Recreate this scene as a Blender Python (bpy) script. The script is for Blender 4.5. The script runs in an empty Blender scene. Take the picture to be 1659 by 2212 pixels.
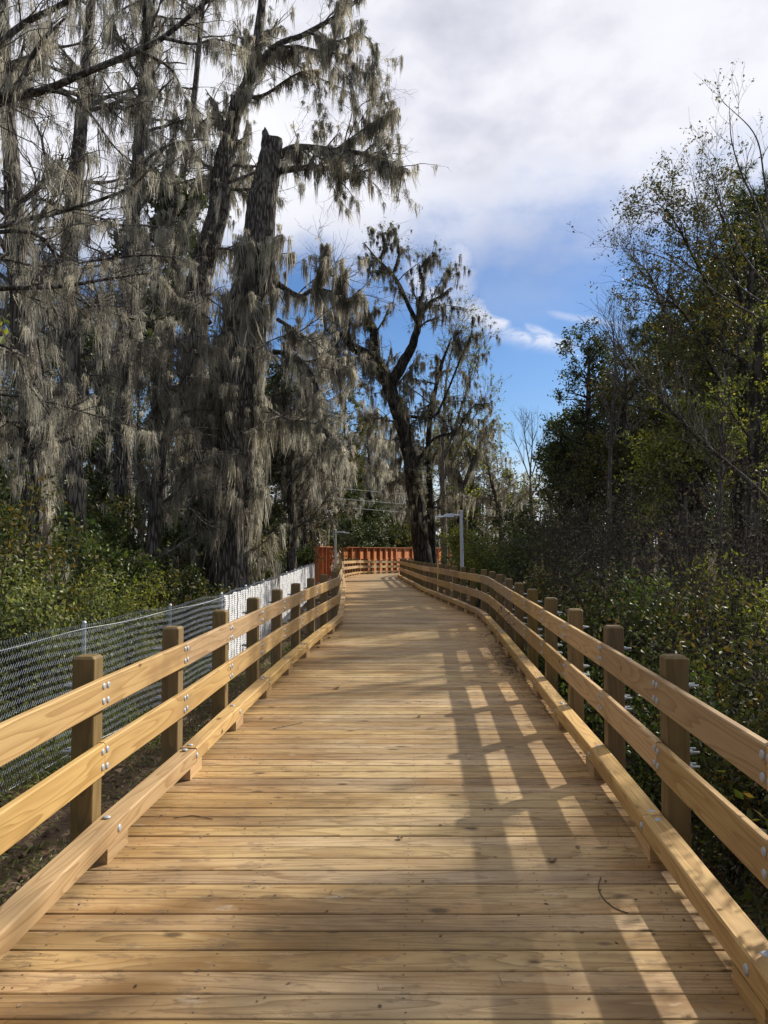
import bpy, math, random
import numpy as np
from mathutils import Vector

# ------------------------------------------------------------------ camera, sky, sun, exposure
SC = bpy.context.scene
COL = SC.collection
TH = math.atan(64 / 1622.0)
CAMZ = 1.88
cam_d = bpy.data.cameras.new('camera')
cam = bpy.data.objects.new('camera', cam_d)
COL.objects.link(cam)
SC.camera = cam
cam.location = (0, 0, CAMZ)
cam.rotation_euler = (math.pi / 2 + TH, 0, 0)
cam_d.sensor_fit = 'VERTICAL'
cam_d.sensor_height = 36.0
cam_d.lens = 36.0 * 1622 / 2212
cam_d.clip_start = 0.05
cam_d.clip_end = 3000

SUN = Vector((1.13, 0.92, 1.0)).normalized()
SUN_EL = math.asin(SUN.z)
SUN_AZ = math.atan2(SUN.x, SUN.y)

SC.view_settings.view_transform = 'Standard'
SC.view_settings.look = 'None'
SC.view_settings.gamma = 1
SC.view_settings.use_curve_mapping = False
SC.view_settings.exposure = 0.20
try:
    SC.cycles.max_bounces = 6
    SC.cycles.diffuse_bounces = 3
    SC.cycles.glossy_bounces = 2
    SC.cycles.transmission_bounces = 3
    SC.cycles.transparent_max_bounces = 8
    SC.cycles.sample_clamp_indirect = 4
except Exception:
    pass

sun_d = bpy.data.lights.new('sun', 'SUN')
sun_d.energy = 5.0
sun_d.angle = math.radians(0.9)
sun_d.color = (1.0, 0.93, 0.82)
sun = bpy.data.objects.new('sun', sun_d)
COL.objects.link(sun)
sun.rotation_euler = (-SUN).to_track_quat('-Z', 'Y').to_euler()
sun.location = (30, 25, 40)


class NT:
    """small node-tree helper"""
    def __init__(self, tree):
        self.t = tree
        tree.nodes.clear()

    def n(self, typ, props=None, **ins):
        nd = self.t.nodes.new(typ)
        for k, v in (props or {}).items():
            setattr(nd, k, v)
        for k, v in ins.items():
            key = int(k[1:]) if k[0] == 'i' and k[1:].isdigit() else k.replace('_', ' ')
            self.set(nd, key, v)
        return nd

    def set(self, nd, key, v):
        s = nd.inputs[key]
        if isinstance(v, bpy.types.NodeSocket):
            self.t.links.new(v, s)
        elif isinstance(v, bpy.types.Node):
            self.t.links.new(v.outputs[0], s)
        else:
            s.default_value = v

    def m(self, op, a, b=None, c=None, clamp=False):
        nd = self.t.nodes.new('ShaderNodeMath')
        nd.operation = op
        nd.use_clamp = clamp
        for i, v in enumerate((a, b, c)):
            if v is not None:
                self.set(nd, i, v)
        return nd.outputs[0]

    def mix(self, f, a, b, blend='MIX'):
        nd = self.t.nodes.new('ShaderNodeMix')
        nd.data_type = 'RGBA'
        nd.blend_type = blend
        self.set(nd, 0, f)
        self.set(nd, 6, a if not isinstance(a, tuple) else (*a[:3], 1))
        self.set(nd, 7, b if not isinstance(b, tuple) else (*b[:3], 1))
        return nd.outputs[2]

    def ramp(self, f, stops, interp='LINEAR'):
        nd = self.t.nodes.new('ShaderNodeValToRGB')
        cr = nd.color_ramp
        cr.interpolation = interp
        while len(cr.elements) < len(stops):
            cr.elements.new(0.5)
        for e, (p, c) in zip(cr.elements, stops):
            e.position = p
            e.color = (*c, 1) if len(c) == 3 else c
        self.set(nd, 0, f)
        return nd.outputs[0]

    def sstep(self, v, lo, hi):
        nd = self.t.nodes.new('ShaderNodeMapRange')
        nd.interpolation_type = 'SMOOTHSTEP'
        self.set(nd, 0, v)
        self.set(nd, 1, lo)
        self.set(nd, 2, hi)
        return nd.outputs[0]


world = bpy.data.worlds.new('World')
SC.world = world
world.use_nodes = True
w = NT(world.node_tree)
sky = w.n('ShaderNodeTexSky', dict(sky_type='NISHITA', sun_disc=False, sun_elevation=SUN_EL,
                                  sun_rotation=SUN_AZ, altitude=0, air_density=1.0, dust_density=0.4,
                                  ozone_density=2.5))
tc = w.n('ShaderNodeTexCoord')
sp = w.n('ShaderNodeSeparateXYZ', i0=tc.outputs['Generated'])
az = w.m('MULTIPLY', w.m('ARCTAN2', sp.outputs[0], sp.outputs[1]), 57.2958)      # degrees right of the path
el = w.m('MULTIPLY', w.m('ARCSINE', sp.outputs[2]), 57.2958)
ae = w.n('ShaderNodeCombineXYZ', i0=az, i1=el)


def wn(scale, stretch=(1, 1, 1), off=(0, 0, 0), detail=5, rough=0.55, dist=0.0):
    mp = w.n('ShaderNodeMapping', Vector=ae, Scale=tuple(scale * s for s in stretch), Location=off)
    return w.n('ShaderNodeTexNoise', Vector=mp, Scale=1.0, Detail=float(detail), Roughness=rough, Distortion=dist).outputs[0]


n_big = wn(0.045, (1, 1.8, 1), (3.1, 1.7, 0), 4, 0.5)
n_mid = wn(0.11, (1, 1.6, 1), (0.4, 5.2, 0), 5, 0.55)
n_fine = wn(0.5, (0.7, 1.5, 1), (7, 2, 0), 6, 0.6, 0.6)
# lower edge of the cloud deck, higher to the right of the path
edge = w.m('ADD', w.m('MULTIPLY', w.m('SUBTRACT', n_mid, 0.5), 13.0), el)
edge = w.m('SUBTRACT', edge, w.m('MULTIPLY', w.m('MINIMUM', w.m('MAXIMUM', az, -12.0), 14.0), 0.10))
deck_mask = w.sstep(edge, 17.0, 26.5)
low_mask = w.m('MULTIPLY', w.m('SUBTRACT', 1.0, w.sstep(w.m('ADD', el, w.m('MULTIPLY', n_fine, 3.0)), 3.0, 9.5)), 0.75)
# curved wisp of cirrus sliding down to the right
t = w.m('DIVIDE', w.m('SUBTRACT', az, 1.5), 12.5)
cen = w.m('ADD', w.m('SUBTRACT', 20.0, w.m('MULTIPLY', t, 8.2)), w.m('MULTIPLY', w.m('MULTIPLY', t, t), 2.4))
cen = w.m('ADD', cen, w.m('MULTIPLY', w.m('SUBTRACT', n_fine, 0.5), 2.2))
thk = w.m('MAXIMUM', w.m('SUBTRACT', 1.5, w.m('MULTIPLY', t, 1.2)), 0.42)
q = w.m('DIVIDE', w.m('SUBTRACT', el, cen), thk)
g = w.m('POWER', 2.71828, w.m('MULTIPLY', w.m('MULTIPLY', q, q), -1.0))
win = w.m('MULTIPLY', w.sstep(t, -0.05, 0.12), w.m('SUBTRACT', 1.0, w.sstep(t, 0.82, 1.16)))
wisp = w.m('MULTIPLY', w.m('MULTIPLY', w.m('MULTIPLY', g, win), w.sstep(n_fine, 0.2, 0.62)), 0.85)
# faint upright plume above it
q2 = w.m('DIVIDE', w.m('SUBTRACT', az, w.m('ADD', 6.0, w.m('MULTIPLY', w.m('SUBTRACT', n_fine, 0.5), 2.0))), 1.1)
g2 = w.m('POWER', 2.71828, w.m('MULTIPLY', w.m('MULTIPLY', q2, q2), -1.0))
plume = w.m('MULTIPLY', w.m('MULTIPLY', g2, w.m('MULTIPLY', w.sstep(el, 16.5, 19), w.m('SUBTRACT', 1.0, w.sstep(el, 21, 24)))), 0.6)
# second thin streak
c3 = w.m('SUBTRACT', 16.8, w.m('MULTIPLY', w.m('SUBTRACT', az, 12.0), 0.22))
q3 = w.m('DIVIDE', w.m('SUBTRACT', el, w.m('ADD', c3, w.m('MULTIPLY', w.m('SUBTRACT', n_fine, 0.5), 0.8))), 0.28)
g3 = w.m('POWER', 2.71828, w.m('MULTIPLY', w.m('MULTIPLY', q3, q3), -1.0))
streak = w.m('MULTIPLY', w.m('MULTIPLY', g3, w.m('MULTIPLY', w.sstep(az, 11.5, 13.5), w.m('SUBTRACT', 1.0, w.sstep(az, 15, 20)))), 0.35)
veil = w.m('MULTIPLY', w.sstep(n_big, 0.50, 0.72), 0.22)
cov = w.m('MAXIMUM', deck_mask, w.m('MAXIMUM', low_mask, w.m('MAXIMUM', wisp, w.m('MAXIMUM', plume, w.m('MAXIMUM', streak, veil)))))
shade = w.m('ADD', w.m('MULTIPLY', n_big, 0.55), w.m('MULTIPLY', n_mid, 0.45))
cl_col = w.ramp(shade, [(0.34, (10.6, 10.6, 11.0)), (0.50, (9.6, 9.6, 10.2)), (0.60, (7.3, 7.4, 8.4)), (0.72, (5.0, 5.2, 6.3))])
sdot = w.n('ShaderNodeVectorMath', dict(operation='DOT_PRODUCT'), i0=tc.outputs['Generated'], i1=tuple(SUN)).outputs['Value']
away = w.m('ADD', 0.14, w.m('MULTIPLY', w.sstep(sdot, -0.55, 0.45), 0.86))      # clouds dim away from the sun
glow = w.m('MULTIPLY', w.sstep(el, 22, 46), w.sstep(az, -30, 30))
cl_col = w.mix(w.m('MULTIPLY', glow, 0.45), cl_col, (9.4, 9.4, 9.6))
cl_col = w.mix(1.0, cl_col, w.n('ShaderNodeCombineColor', i0=away, i1=away, i2=away).outputs[0], 'MULTIPLY')
hs = w.n('ShaderNodeHueSaturation', Saturation=1.15, Value=1.0, Color=sky)
skyc = w.mix(1.0, hs.outputs[0], (0.86, 0.97, 1.15), 'MULTIPLY')
final = w.mix(w.m('MULTIPLY', cov, 0.97), skyc, cl_col)
bg = w.n('ShaderNodeBackground', Color=final, Strength=0.087)
wo = w.n('ShaderNodeOutputWorld', Surface=bg)

# ------------------------------------------------------------------ helpers
rng = np.random.default_rng(7)


def ray(px, py):
    cx = (px - 829.5) / 1622
    cy = (1106 - py) / 1622
    y = math.cos(TH) - math.sin(TH) * cy
    z = math.sin(TH) + math.cos(TH) * cy
    return cx / y, z / y


def P(px, py, d):
    a, b = ray(px, py)
    return np.array([a * d, d, CAMZ + b * d])


def interp(pts, y):
    xs = [p[0] for p in pts]
    return float(np.interp(y, xs, [p[1] for p in pts]))


ZP = [(-6, 0), (0, 0), (17, .05), (23, -.03), (30, -.13), (47.6, -.39), (56, -.56), (66, -.86), (80, -1.15)]
GZ = -1.2


def zdeck(y):
    return interp(ZP, y)


def gz(x, y):
    return GZ + 0.10 * math.sin(x * 0.31 + 1) * math.cos(y * 0.23) + 0.05 * math.sin(x * 0.9 + y * 0.7) + 0.10 * max(0, min(6, abs(x) - 6)) / 6 - 0.035 * max(0, min(40, y - 42))


class Buf:
    def __init__(self):
        self.V, self.Q, self.T, self.G, self.QM, self.TM = [], [], [], [], [], []
        self.n = 0

    def add(self, V, Q=None, T=None, G=None, m=0):
        V = np.asarray(V, dtype=np.float64).reshape(-1, 3)
        if Q is not None and len(Q):
            Q = np.asarray(Q, dtype=np.int64).reshape(-1, 4) + self.n
            self.Q.append(Q)
            self.QM.append(np.full(len(Q), m))
        if T is not None and len(T):
            T = np.asarray(T, dtype=np.int64).reshape(-1, 3) + self.n
            self.T.append(T)
            self.TM.append(np.full(len(T), m))
        self.V.append(V)
        self.G.append(np.zeros_like(V) if G is None else np.asarray(G, dtype=np.float64).reshape(-1, 3))
        self.n += len(V)

    def build(self, name, mats, parent=None, smooth=False, origin=None):
        if not isinstance(mats, (list, tuple)):
            mats = [mats]
        V = np.concatenate(self.V) if self.V else np.zeros((0, 3))
        o = np.array(origin if origin is not None else (parent.location[:] if parent is not None else (0, 0, 0)))
        V = V - o
        me = bpy.data.meshes.new(name)
        Q = np.concatenate(self.Q) if self.Q else np.zeros((0, 4), int)
        T = np.concatenate(self.T) if self.T else np.zeros((0, 3), int)
        me.vertices.add(len(V))
        me.vertices.foreach_set('co', V.astype(np.float32).ravel())
        nl = Q.size + T.size
        me.loops.add(nl)
        me.loops.foreach_set('vertex_index', np.concatenate([Q.ravel(), T.ravel()]).astype(np.int32))
        npg = len(Q) + len(T)
        me.polygons.add(npg)
        ls = np.concatenate([np.arange(len(Q)) * 4, Q.size + np.arange(len(T)) * 3]).astype(np.int32)
        me.polygons.foreach_set('loop_start', ls)
        me.polygons.foreach_set('loop_total', np.concatenate([np.full(len(Q), 4), np.full(len(T), 3)]).astype(np.int32))
        mi = np.concatenate([*self.QM, *self.TM]).astype(np.int32) if npg else np.zeros(0, np.int32)
        me.polygons.foreach_set('material_index', mi)
        me.polygons.foreach_set('use_smooth', np.full(npg, smooth))
        G = np.concatenate(self.G)
        if np.any(G):
            at = me.attributes.new('g', 'FLOAT_VECTOR', 'POINT')
            at.data.foreach_set('vector', G.astype(np.float32).ravel())
        for m in mats:
            me.materials.append(m)
        me.update(calc_edges=True)
        me.validate()
        ob = bpy.data.objects.new(name, me)
        COL.objects.link(ob)
        if parent is not None:
            ob.parent = parent
            if origin is not None:
                ob.location = o - np.array(parent.location[:])
        elif origin is not None:
            ob.location = o
        return ob


def tag(o, label=None, cat=None, group=None, kind=None):
    if label:
        o['label'] = label
    if cat:
        o['category'] = cat
    if group:
        o['group'] = group
    if kind:
        o['kind'] = kind
    return o


def thing(name, label, cat, loc, group=None):
    o = bpy.data.objects.new(name, None)
    o.empty_display_size = 0.2
    COL.objects.link(o)
    o.location = loc
    return tag(o, label, cat, group)


# ------------------------------------------------------------------ materials
def mat(name):
    m = bpy.data.materials.new(name)
    m.use_nodes = True
    return m, NT(m.node_tree)


def finish(t, col, rough=0.7, bump=None, bstr=0.3, bdist=0.01, metal=0.0, trans=0.0, tcol=None, spec=0.3):
    b = t.n('ShaderNodeBsdfPrincipled', Base_Color=col if not isinstance(col, tuple) else (*col, 1), Roughness=rough, Metallic=metal)
    b.inputs['Specular IOR Level'].default_value = spec
    if bump is not None:
        bn = t.n('ShaderNodeBump', Height=bump, Strength=bstr, Distance=bdist)
        t.set(b, 'Normal', bn.outputs[0])
    out = b
    if trans:
        tr = t.n('ShaderNodeBsdfTranslucent', Color=(tcol if tcol is not None else col) if not isinstance(tcol if tcol is not None else col, tuple) else (*(tcol or col), 1))
        ms = t.n('ShaderNodeMixShader', i0=trans, i1=b, i2=tr)
        out = ms
    t.n('ShaderNodeOutputMaterial', Surface=out)


def wood_mat(name, light, dark, stain=None, grain=1.0, wear=0.0, dots=False, contrast=0.55, rough=0.62):
    m, t = mat(name)
    at = t.n('ShaderNodeAttribute', dict(attribute_name='g'))
    g0 = at.outputs['Vector']
    def noise(sc, scale=1.0, detail=3, rough=0.5, dist=0.0):
        mp = t.n('ShaderNodeMapping', Vector=g0, Scale=sc)
        return t.n('ShaderNodeTexNoise', Vector=mp, Scale=scale, Detail=float(detail), Roughness=rough, Distortion=dist).outputs[0]
    figure = noise((0.55, 7.0 * grain, 7.0 * grain), 1.0, 1.5, 0.4, 0.15)
    rings = t.m('FRACT', t.m('MULTIPLY', figure, 11.0))
    late = t.m('MULTIPLY', t.m('POWER', rings, 2.4), t.m('SUBTRACT', 1.0, t.sstep(rings, 0.93, 1.0)))
    fine = noise((2.0, 160, 160), 1.0, 3, 0.6)
    # knots
    mk = t.n('ShaderNodeMapping', Vector=g0, Scale=(2.6, 5.5, 5.5))
    vk = t.n('ShaderNodeTexVoronoi', Vector=mk, Scale=1.0)
    sz = t.m('MULTIPLY', t.m('FRACT', t.m('MULTIPLY', t.n('ShaderNodeSeparateColor', Color=vk.outputs['Color']).outputs[0], 7.3)), 0.19)
    knot = t.m('SUBTRACT', 1.0, t.sstep(vk.outputs['Distance'], t.m('MULTIPLY', sz, 0.35), t.m('ADD', sz, 0.015)))
    knot = t.m('MULTIPLY', knot, t.sstep(sz, 0.075, 0.10))
    blot = noise((0.8, 2.2, 2.2), 1.0, 4, 0.6, 0.3)
    c = t.mix(t.m('MULTIPLY', late, contrast), light, dark)
    c = t.mix(t.m('MULTIPLY', t.sstep(fine, 0.35, 0.75), 0.28), c, dark)
    rnd = t.m('FRACT', t.m('ADD', t.n('ShaderNodeNewGeometry').outputs['Random Per Island'], t.n('ShaderNodeObjectInfo').outputs['Random']))
    hs = t.n('ShaderNodeHueSaturation', Hue=t.m('ADD', 0.497, t.m('MULTIPLY', rnd, 0.009)), Saturation=t.m('ADD', 0.88, t.m('MULTIPLY', rnd, 0.2)), Value=t.m('ADD', 0.76, t.m('MULTIPLY', t.m('FRACT', t.m('MULTIPLY', rnd, 13.7)), 0.38)), Color=c)
    c = hs.outputs[0]
    if stain:
        c = t.mix(t.m('MULTIPLY', t.sstep(blot, 0.50, 0.72), 0.75), c, stain)
    if wear:
        g_pos = t.n('ShaderNodeNewGeometry').outputs['Position']
        mpb = t.n('ShaderNodeMapping', Vector=g_pos, Scale=(0.55, 1.5, 1))
        wb = t.n('ShaderNodeTexNoise', Vector=mpb, Scale=1.0, Detail=6.0, Roughness=0.62, Distortion=0.5).outputs[0]
        c = t.mix(1.0, c, t.ramp(wb, [(0.32, (0.60, 0.53, 0.44)), (0.46, (0.90, 0.85, 0.77)), (0.55, (1.04, 1.03, 1.0)), (0.68, (1.28, 1.30, 1.32))]), 'MULTIPLY')
        geo = t.n('ShaderNodeNewGeometry').outputs['Position']
        wn1 = t.n('ShaderNodeTexNoise', Vector=geo, Scale=0.8, Detail=5.0, Roughness=0.6).outputs[0]
        grey = t.mix(1.0, c, (0.84, 0.86, 0.87), 'MULTIPLY')
        sx = t.n('ShaderNodeSeparateXYZ', i0=geo).outputs[0]
        lane = t.m('SUBTRACT', 1.0, t.sstep(t.m('ABSOLUTE', t.m('SUBTRACT', sx, 0.25)), 0.5, 1.7))     # foot-worn middle of the deck
        c = t.mix(t.m('MULTIPLY', t.m('ADD', t.m('MULTIPLY', lane, 0.55), t.sstep(wn1, 0.38, 0.62)), wear), c, grey)
        c = t.mix(t.m('MULTIPLY', t.m('SUBTRACT', 1.0, lane), 0.45), c, t.mix(1.0, c, (1.12, 0.92, 0.68), 'MULTIPLY'))
        mp3 = t.n('ShaderNodeMapping', Vector=geo, Scale=(2.2, 6.0, 1))
        wn2 = t.n('ShaderNodeTexNoise', Vector=mp3, Scale=1.3, Detail=7.0, Roughness=0.7).outputs[0]
        c = t.mix(t.m('MULTIPLY', t.sstep(wn2, 0.60, 0.72), 0.42), c, (0.55, 0.49, 0.39))
        mp4 = t.n('ShaderNodeMapping', Vector=geo, Scale=(5.0, 26.0, 1))
        wn4 = t.n('ShaderNodeTexNoise', Vector=mp4, Scale=1.0, Detail=6.0, Roughness=0.7).outputs[0]
        c = t.mix(t.m('MULTIPLY', t.sstep(wn4, 0.57, 0.68), 0.55), c, (0.17, 0.105, 0.05))
        mp5 = t.n('ShaderNodeMapping', Vector=geo, Scale=(1.1, 2.4, 1), Location=(3.3, 1.9, 0))
        wn5 = t.n('ShaderNodeTexNoise', Vector=mp5, Scale=2.4, Detail=8.0, Roughness=0.75).outputs[0]
        c = t.mix(t.m('MULTIPLY', t.sstep(wn5, 0.67, 0.72), 0.5), c, (0.60, 0.56, 0.48))
        wn3 = t.n('ShaderNodeTexNoise', Vector=mp3, Scale=2.1, Detail=5.0, Roughness=0.75).outputs[0]
        c = t.mix(t.m('MULTIPLY', t.m('SUBTRACT', 1.0, t.sstep(wn3, 0.36, 0.47)), 0.6), c, (0.16, 0.11, 0.065))
    c = t.mix(t.m('MULTIPLY', knot, 0.85), c, tuple(0.32 * v for v in dark))
    bump = t.m('ADD', t.m('MULTIPLY', late, 0.5), t.m('MULTIPLY', fine, 0.7))
    finish(t, c, rough, bump, 0.35, 0.002, spec=0.25)
    return m


M = {}
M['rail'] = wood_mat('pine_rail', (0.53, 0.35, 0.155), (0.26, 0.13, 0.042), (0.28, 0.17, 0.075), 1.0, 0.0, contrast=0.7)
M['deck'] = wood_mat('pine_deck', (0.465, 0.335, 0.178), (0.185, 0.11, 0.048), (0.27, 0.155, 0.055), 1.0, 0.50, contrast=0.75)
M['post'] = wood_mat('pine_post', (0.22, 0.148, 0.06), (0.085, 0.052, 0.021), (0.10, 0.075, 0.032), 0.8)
M['red'] = wood_mat('red_stained_boards', (0.53, 0.185, 0.058), (0.34, 0.11, 0.035), (0.37, 0.135, 0.045), 1.2, contrast=0.4)


def plain(name, col, rough=0.5, metal=0.0, bumpscale=0, spec=0.4, var=0.0):
    m, t = mat(name)
    c = col
    bmp = None
    if var or bumpscale:
        oc = t.n('ShaderNodeTexCoord').outputs['Object']
        nz = t.n('ShaderNodeTexNoise', Vector=oc, Scale=float(bumpscale or 8), Detail=5.0).outputs[0]
        if var:
            c = t.mix(nz, tuple(v * (1 - var) for v in col), tuple(min(1, v * (1 + var)) for v in col))
        bmp = nz
    finish(t, c, rough, bmp, 0.25, 0.004, metal, spec=spec)
    return m


M['bolt'] = plain('galvanised_bolt', (0.40, 0.43, 0.46), 0.55, 0.3, 60, var=0.15)
M['galv'] = plain('galvanised_pipe', (0.50, 0.53, 0.56), 0.45, 0.5, 25, var=0.15)
M['wire'] = plain('fence_wire', (0.72, 0.75, 0.78), 0.4, 0.25)
M['lamp'] = plain('lamp_aluminium', (0.50, 0.53, 0.58), 0.4, 0.3, 12, var=0.08)
M['lens'] = plain('lamp_lens', (0.62, 0.64, 0.66), 0.3)
M['white'] = plain('white_screen_plastic', (0.88, 0.89, 0.91), 0.5, 0, 3, var=0.08)
M['dark'] = plain('screw_head', (0.07, 0.05, 0.035), 0.6)
M['cable'] = plain('power_cable', (0.45, 0.46, 0.48), 0.6)


def bark_mat(name, a, b, scale=14, lichen=(0.22, 0.22, 0.18), la=0.5):
    m, t = mat(name)
    oc = t.n('ShaderNodeTexCoord').outputs['Object']
    mp = t.n('ShaderNodeMapping', Vector=oc, Scale=(1, 1, 0.16))
    n1 = t.n('ShaderNodeTexNoise', Vector=mp, Scale=float(scale), Detail=6.0, Roughness=0.65, Distortion=0.6).outputs[0]
    vo = t.n('ShaderNodeTexVoronoi', dict(feature='DISTANCE_TO_EDGE'), Vector=mp, Scale=scale * 0.8).outputs[0]
    n2 = t.n('ShaderNodeTexNoise', Vector=oc, Scale=2.2, Detail=6.0, Roughness=0.6).outputs[0]
    h = t.m('MULTIPLY', t.sstep(vo, 0.0, 0.25), n1)
    c = t.mix(t.sstep(h, 0.1, 0.6), a, b)
    c = t.mix(t.m('MULTIPLY', t.sstep(n2, 0.5, 0.7), la), c, lichen)
    finish(t, c, 0.9, h, 0.9, 0.04, spec=0.1)
    return m


M['bark'] = bark_mat('grey_bark', (0.045, 0.038, 0.032), (0.19, 0.17, 0.15))
M['bark_far'] = bark_mat('dark_bark', (0.035, 0.03, 0.025), (0.11, 0.095, 0.08), 8)
M['bark_oak'] = bark_mat('near_black_bark', (0.02, 0.017, 0.014), (0.075, 0.065, 0.055), 9, (0.10, 0.10, 0.08), 0.3)
M['twig'] = bark_mat('twig_bark', (0.10, 0.09, 0.075), (0.26, 0.23, 0.20), 20, (0.30, 0.29, 0.25), 0.4)
M['twig_dark'] = bark_mat('dark_twig_bark', (0.04, 0.033, 0.027), (0.13, 0.11, 0.09), 20)


def leaf_mat(name, cols, trans=0.4, rough=0.5, tmul=(1.3, 1.35, 0.7), spec=0.3, clump=None):
    m, t = mat(name)
    rnd = t.n('ShaderNodeNewGeometry').outputs['Random Per Island']
    n = len(cols)
    c = t.ramp(rnd, [((i + 0.0) / n, c) for i, c in enumerate(cols)], 'CONSTANT')
    oc = t.n('ShaderNodeTexCoord').outputs['Object']
    nz = t.n('ShaderNodeTexNoise', Vector=oc, Scale=0.9, Detail=3.0).outputs[0]
    c = t.mix(1.0, c, t.ramp(nz, [(0.3, (0.72, 0.74, 0.72)), (0.7, (1.25, 1.2, 1.1))]), 'MULTIPLY')
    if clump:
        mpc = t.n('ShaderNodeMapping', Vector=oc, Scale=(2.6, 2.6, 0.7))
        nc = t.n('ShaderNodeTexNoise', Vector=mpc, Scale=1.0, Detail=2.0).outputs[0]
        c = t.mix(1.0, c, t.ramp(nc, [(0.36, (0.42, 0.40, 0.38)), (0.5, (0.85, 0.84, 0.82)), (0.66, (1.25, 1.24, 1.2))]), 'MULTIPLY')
    tc_ = t.mix(1.0, c, tmul, 'MULTIPLY')
    b = t.n('ShaderNodeBsdfPrincipled', Base_Color=c, Roughness=rough)
    b.inputs['Specular IOR Level'].default_value = spec
    tr = t.n('ShaderNodeBsdfTranslucent', Color=tc_)
    ms = t.n('ShaderNodeMixShader', i0=trans, i1=b, i2=tr)
    t.n('ShaderNodeOutputMaterial', Surface=ms)
    return m


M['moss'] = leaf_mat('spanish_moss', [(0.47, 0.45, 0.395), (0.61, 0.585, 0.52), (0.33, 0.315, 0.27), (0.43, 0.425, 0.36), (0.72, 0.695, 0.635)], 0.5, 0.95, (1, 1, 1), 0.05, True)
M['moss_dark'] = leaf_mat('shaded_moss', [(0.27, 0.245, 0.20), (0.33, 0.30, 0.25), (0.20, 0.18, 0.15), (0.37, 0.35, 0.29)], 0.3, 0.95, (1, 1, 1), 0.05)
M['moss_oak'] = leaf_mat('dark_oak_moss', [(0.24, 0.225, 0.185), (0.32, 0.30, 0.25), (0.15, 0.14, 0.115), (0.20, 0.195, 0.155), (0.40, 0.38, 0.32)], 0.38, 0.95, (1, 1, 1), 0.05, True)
M['leaf_bright'] = leaf_mat('bright_shrub_leaf', [(0.17, 0.20, 0.065), (0.25, 0.28, 0.10), (0.10, 0.13, 0.045), (0.36, 0.36, 0.15), (0.16, 0.19, 0.10), (0.09, 0.11, 0.04)], 0.42, 0.4)
M['leaf_dark'] = leaf_mat('dark_evergreen_leaf', [(0.045, 0.068, 0.022), (0.065, 0.09, 0.03), (0.035, 0.05, 0.018), (0.085, 0.10, 0.035)], 0.25, 0.48, spec=0.35)
M['leaf_olive'] = leaf_mat('olive_leaf', [(0.06, 0.075, 0.022), (0.085, 0.095, 0.028), (0.04, 0.05, 0.017), (0.15, 0.14, 0.035), (0.065, 0.08, 0.025), (0.18, 0.12, 0.03)], 0.3, 0.5)
M['leaf_ivy'] = leaf_mat('ivy_leaf', [(0.055, 0.095, 0.025), (0.08, 0.125, 0.033), (0.038, 0.065, 0.02), (0.11, 0.14, 0.04), (0.10, 0.09, 0.035)], 0.35, 0.4)
M['leaf_yellow'] = leaf_mat('yellow_green_leaf', [(0.20, 0.22, 0.05), (0.14, 0.17, 0.04), (0.28, 0.27, 0.06), (0.10, 0.12, 0.035)], 0.45, 0.5)
M['needle'] = leaf_mat('pine_needle', [(0.05, 0.085, 0.035), (0.07, 0.11, 0.045), (0.035, 0.06, 0.03)], 0.25, 0.5)
M['dead'] = leaf_mat('dead_leaf', [(0.20, 0.13, 0.08), (0.12, 0.075, 0.045), (0.27, 0.20, 0.14), (0.16, 0.12, 0.09), (0.09, 0.06, 0.04)], 0.15, 0.8, (1, 1, 1), 0.1)
M['brush'] = leaf_mat('dry_brush', [(0.12, 0.10, 0.075), (0.17, 0.14, 0.11), (0.08, 0.065, 0.05), (0.14, 0.13, 0.08)], 0.2, 0.9, (1, 1, 1), 0.05)


def ground_mat():
    m, t = mat('leaf_littered_soil')
    geo = t.n('ShaderNodeNewGeometry').outputs['Position']
    a = t.n('ShaderNodeTexNoise', Vector=geo, Scale=0.6, Detail=6.0).outputs[0]
    b = t.n('ShaderNodeTexNoise', Vector=geo, Scale=14.0, Detail=6.0, Roughness=0.7).outputs[0]
    v = t.n('ShaderNodeTexVoronoi', Vector=geo, Scale=17.0)
    c = t.ramp(b, [(0.3, (0.035, 0.026, 0.018)), (0.5, (0.10, 0.072, 0.048)), (0.72, (0.19, 0.145, 0.10))])
    vc = t.n('ShaderNodeSeparateColor', Color=v.outputs['Color']).outputs[0]
    c = t.mix(t.m('MULTIPLY', vc, 0.55), c, (0.15, 0.10, 0.065))
    c = t.mix(t.m('MULTIPLY', t.sstep(a, 0.52, 0.7), 0.6), c, (0.05, 0.065, 0.02))
    h = t.m('ADD', b, v.outputs['Distance'])
    finish(t, c, 0.95, h, 0.8, 0.05, spec=0.05)
    return m


M['ground'] = ground_mat()

# ------------------------------------------------------------------ geometry helpers
BOXQ = [(0, 3, 2, 1), (4, 5, 6, 7), (0, 1, 5, 4), (1, 2, 6, 5), (2, 3, 7, 6), (3, 0, 4, 7)]


def box(buf, c, size, ang=0.0, m=0, along=0, seed=None):
    """box centred at c, rotated by ang about z; g runs along axis 'along'"""
    sx, sy, sz = (s / 2 for s in size)
    L = np.array([(-sx, -sy, -sz), (sx, -sy, -sz), (sx, sy, -sz), (-sx, sy, -sz),
                  (-sx, -sy, sz), (sx, -sy, sz), (sx, sy, sz), (-sx, sy, sz)])
    ca, sa = math.cos(ang), math.sin(ang)
    R = np.array([[ca, -sa, 0], [sa, ca, 0], [0, 0, 1]])
    W = L @ R.T + np.array(c)
    G = np.roll(L, -along, axis=1) + (rng.random(3) * 40 if seed is None else np.array(seed))
    buf.add(W, BOXQ, G=G, m=m)


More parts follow.
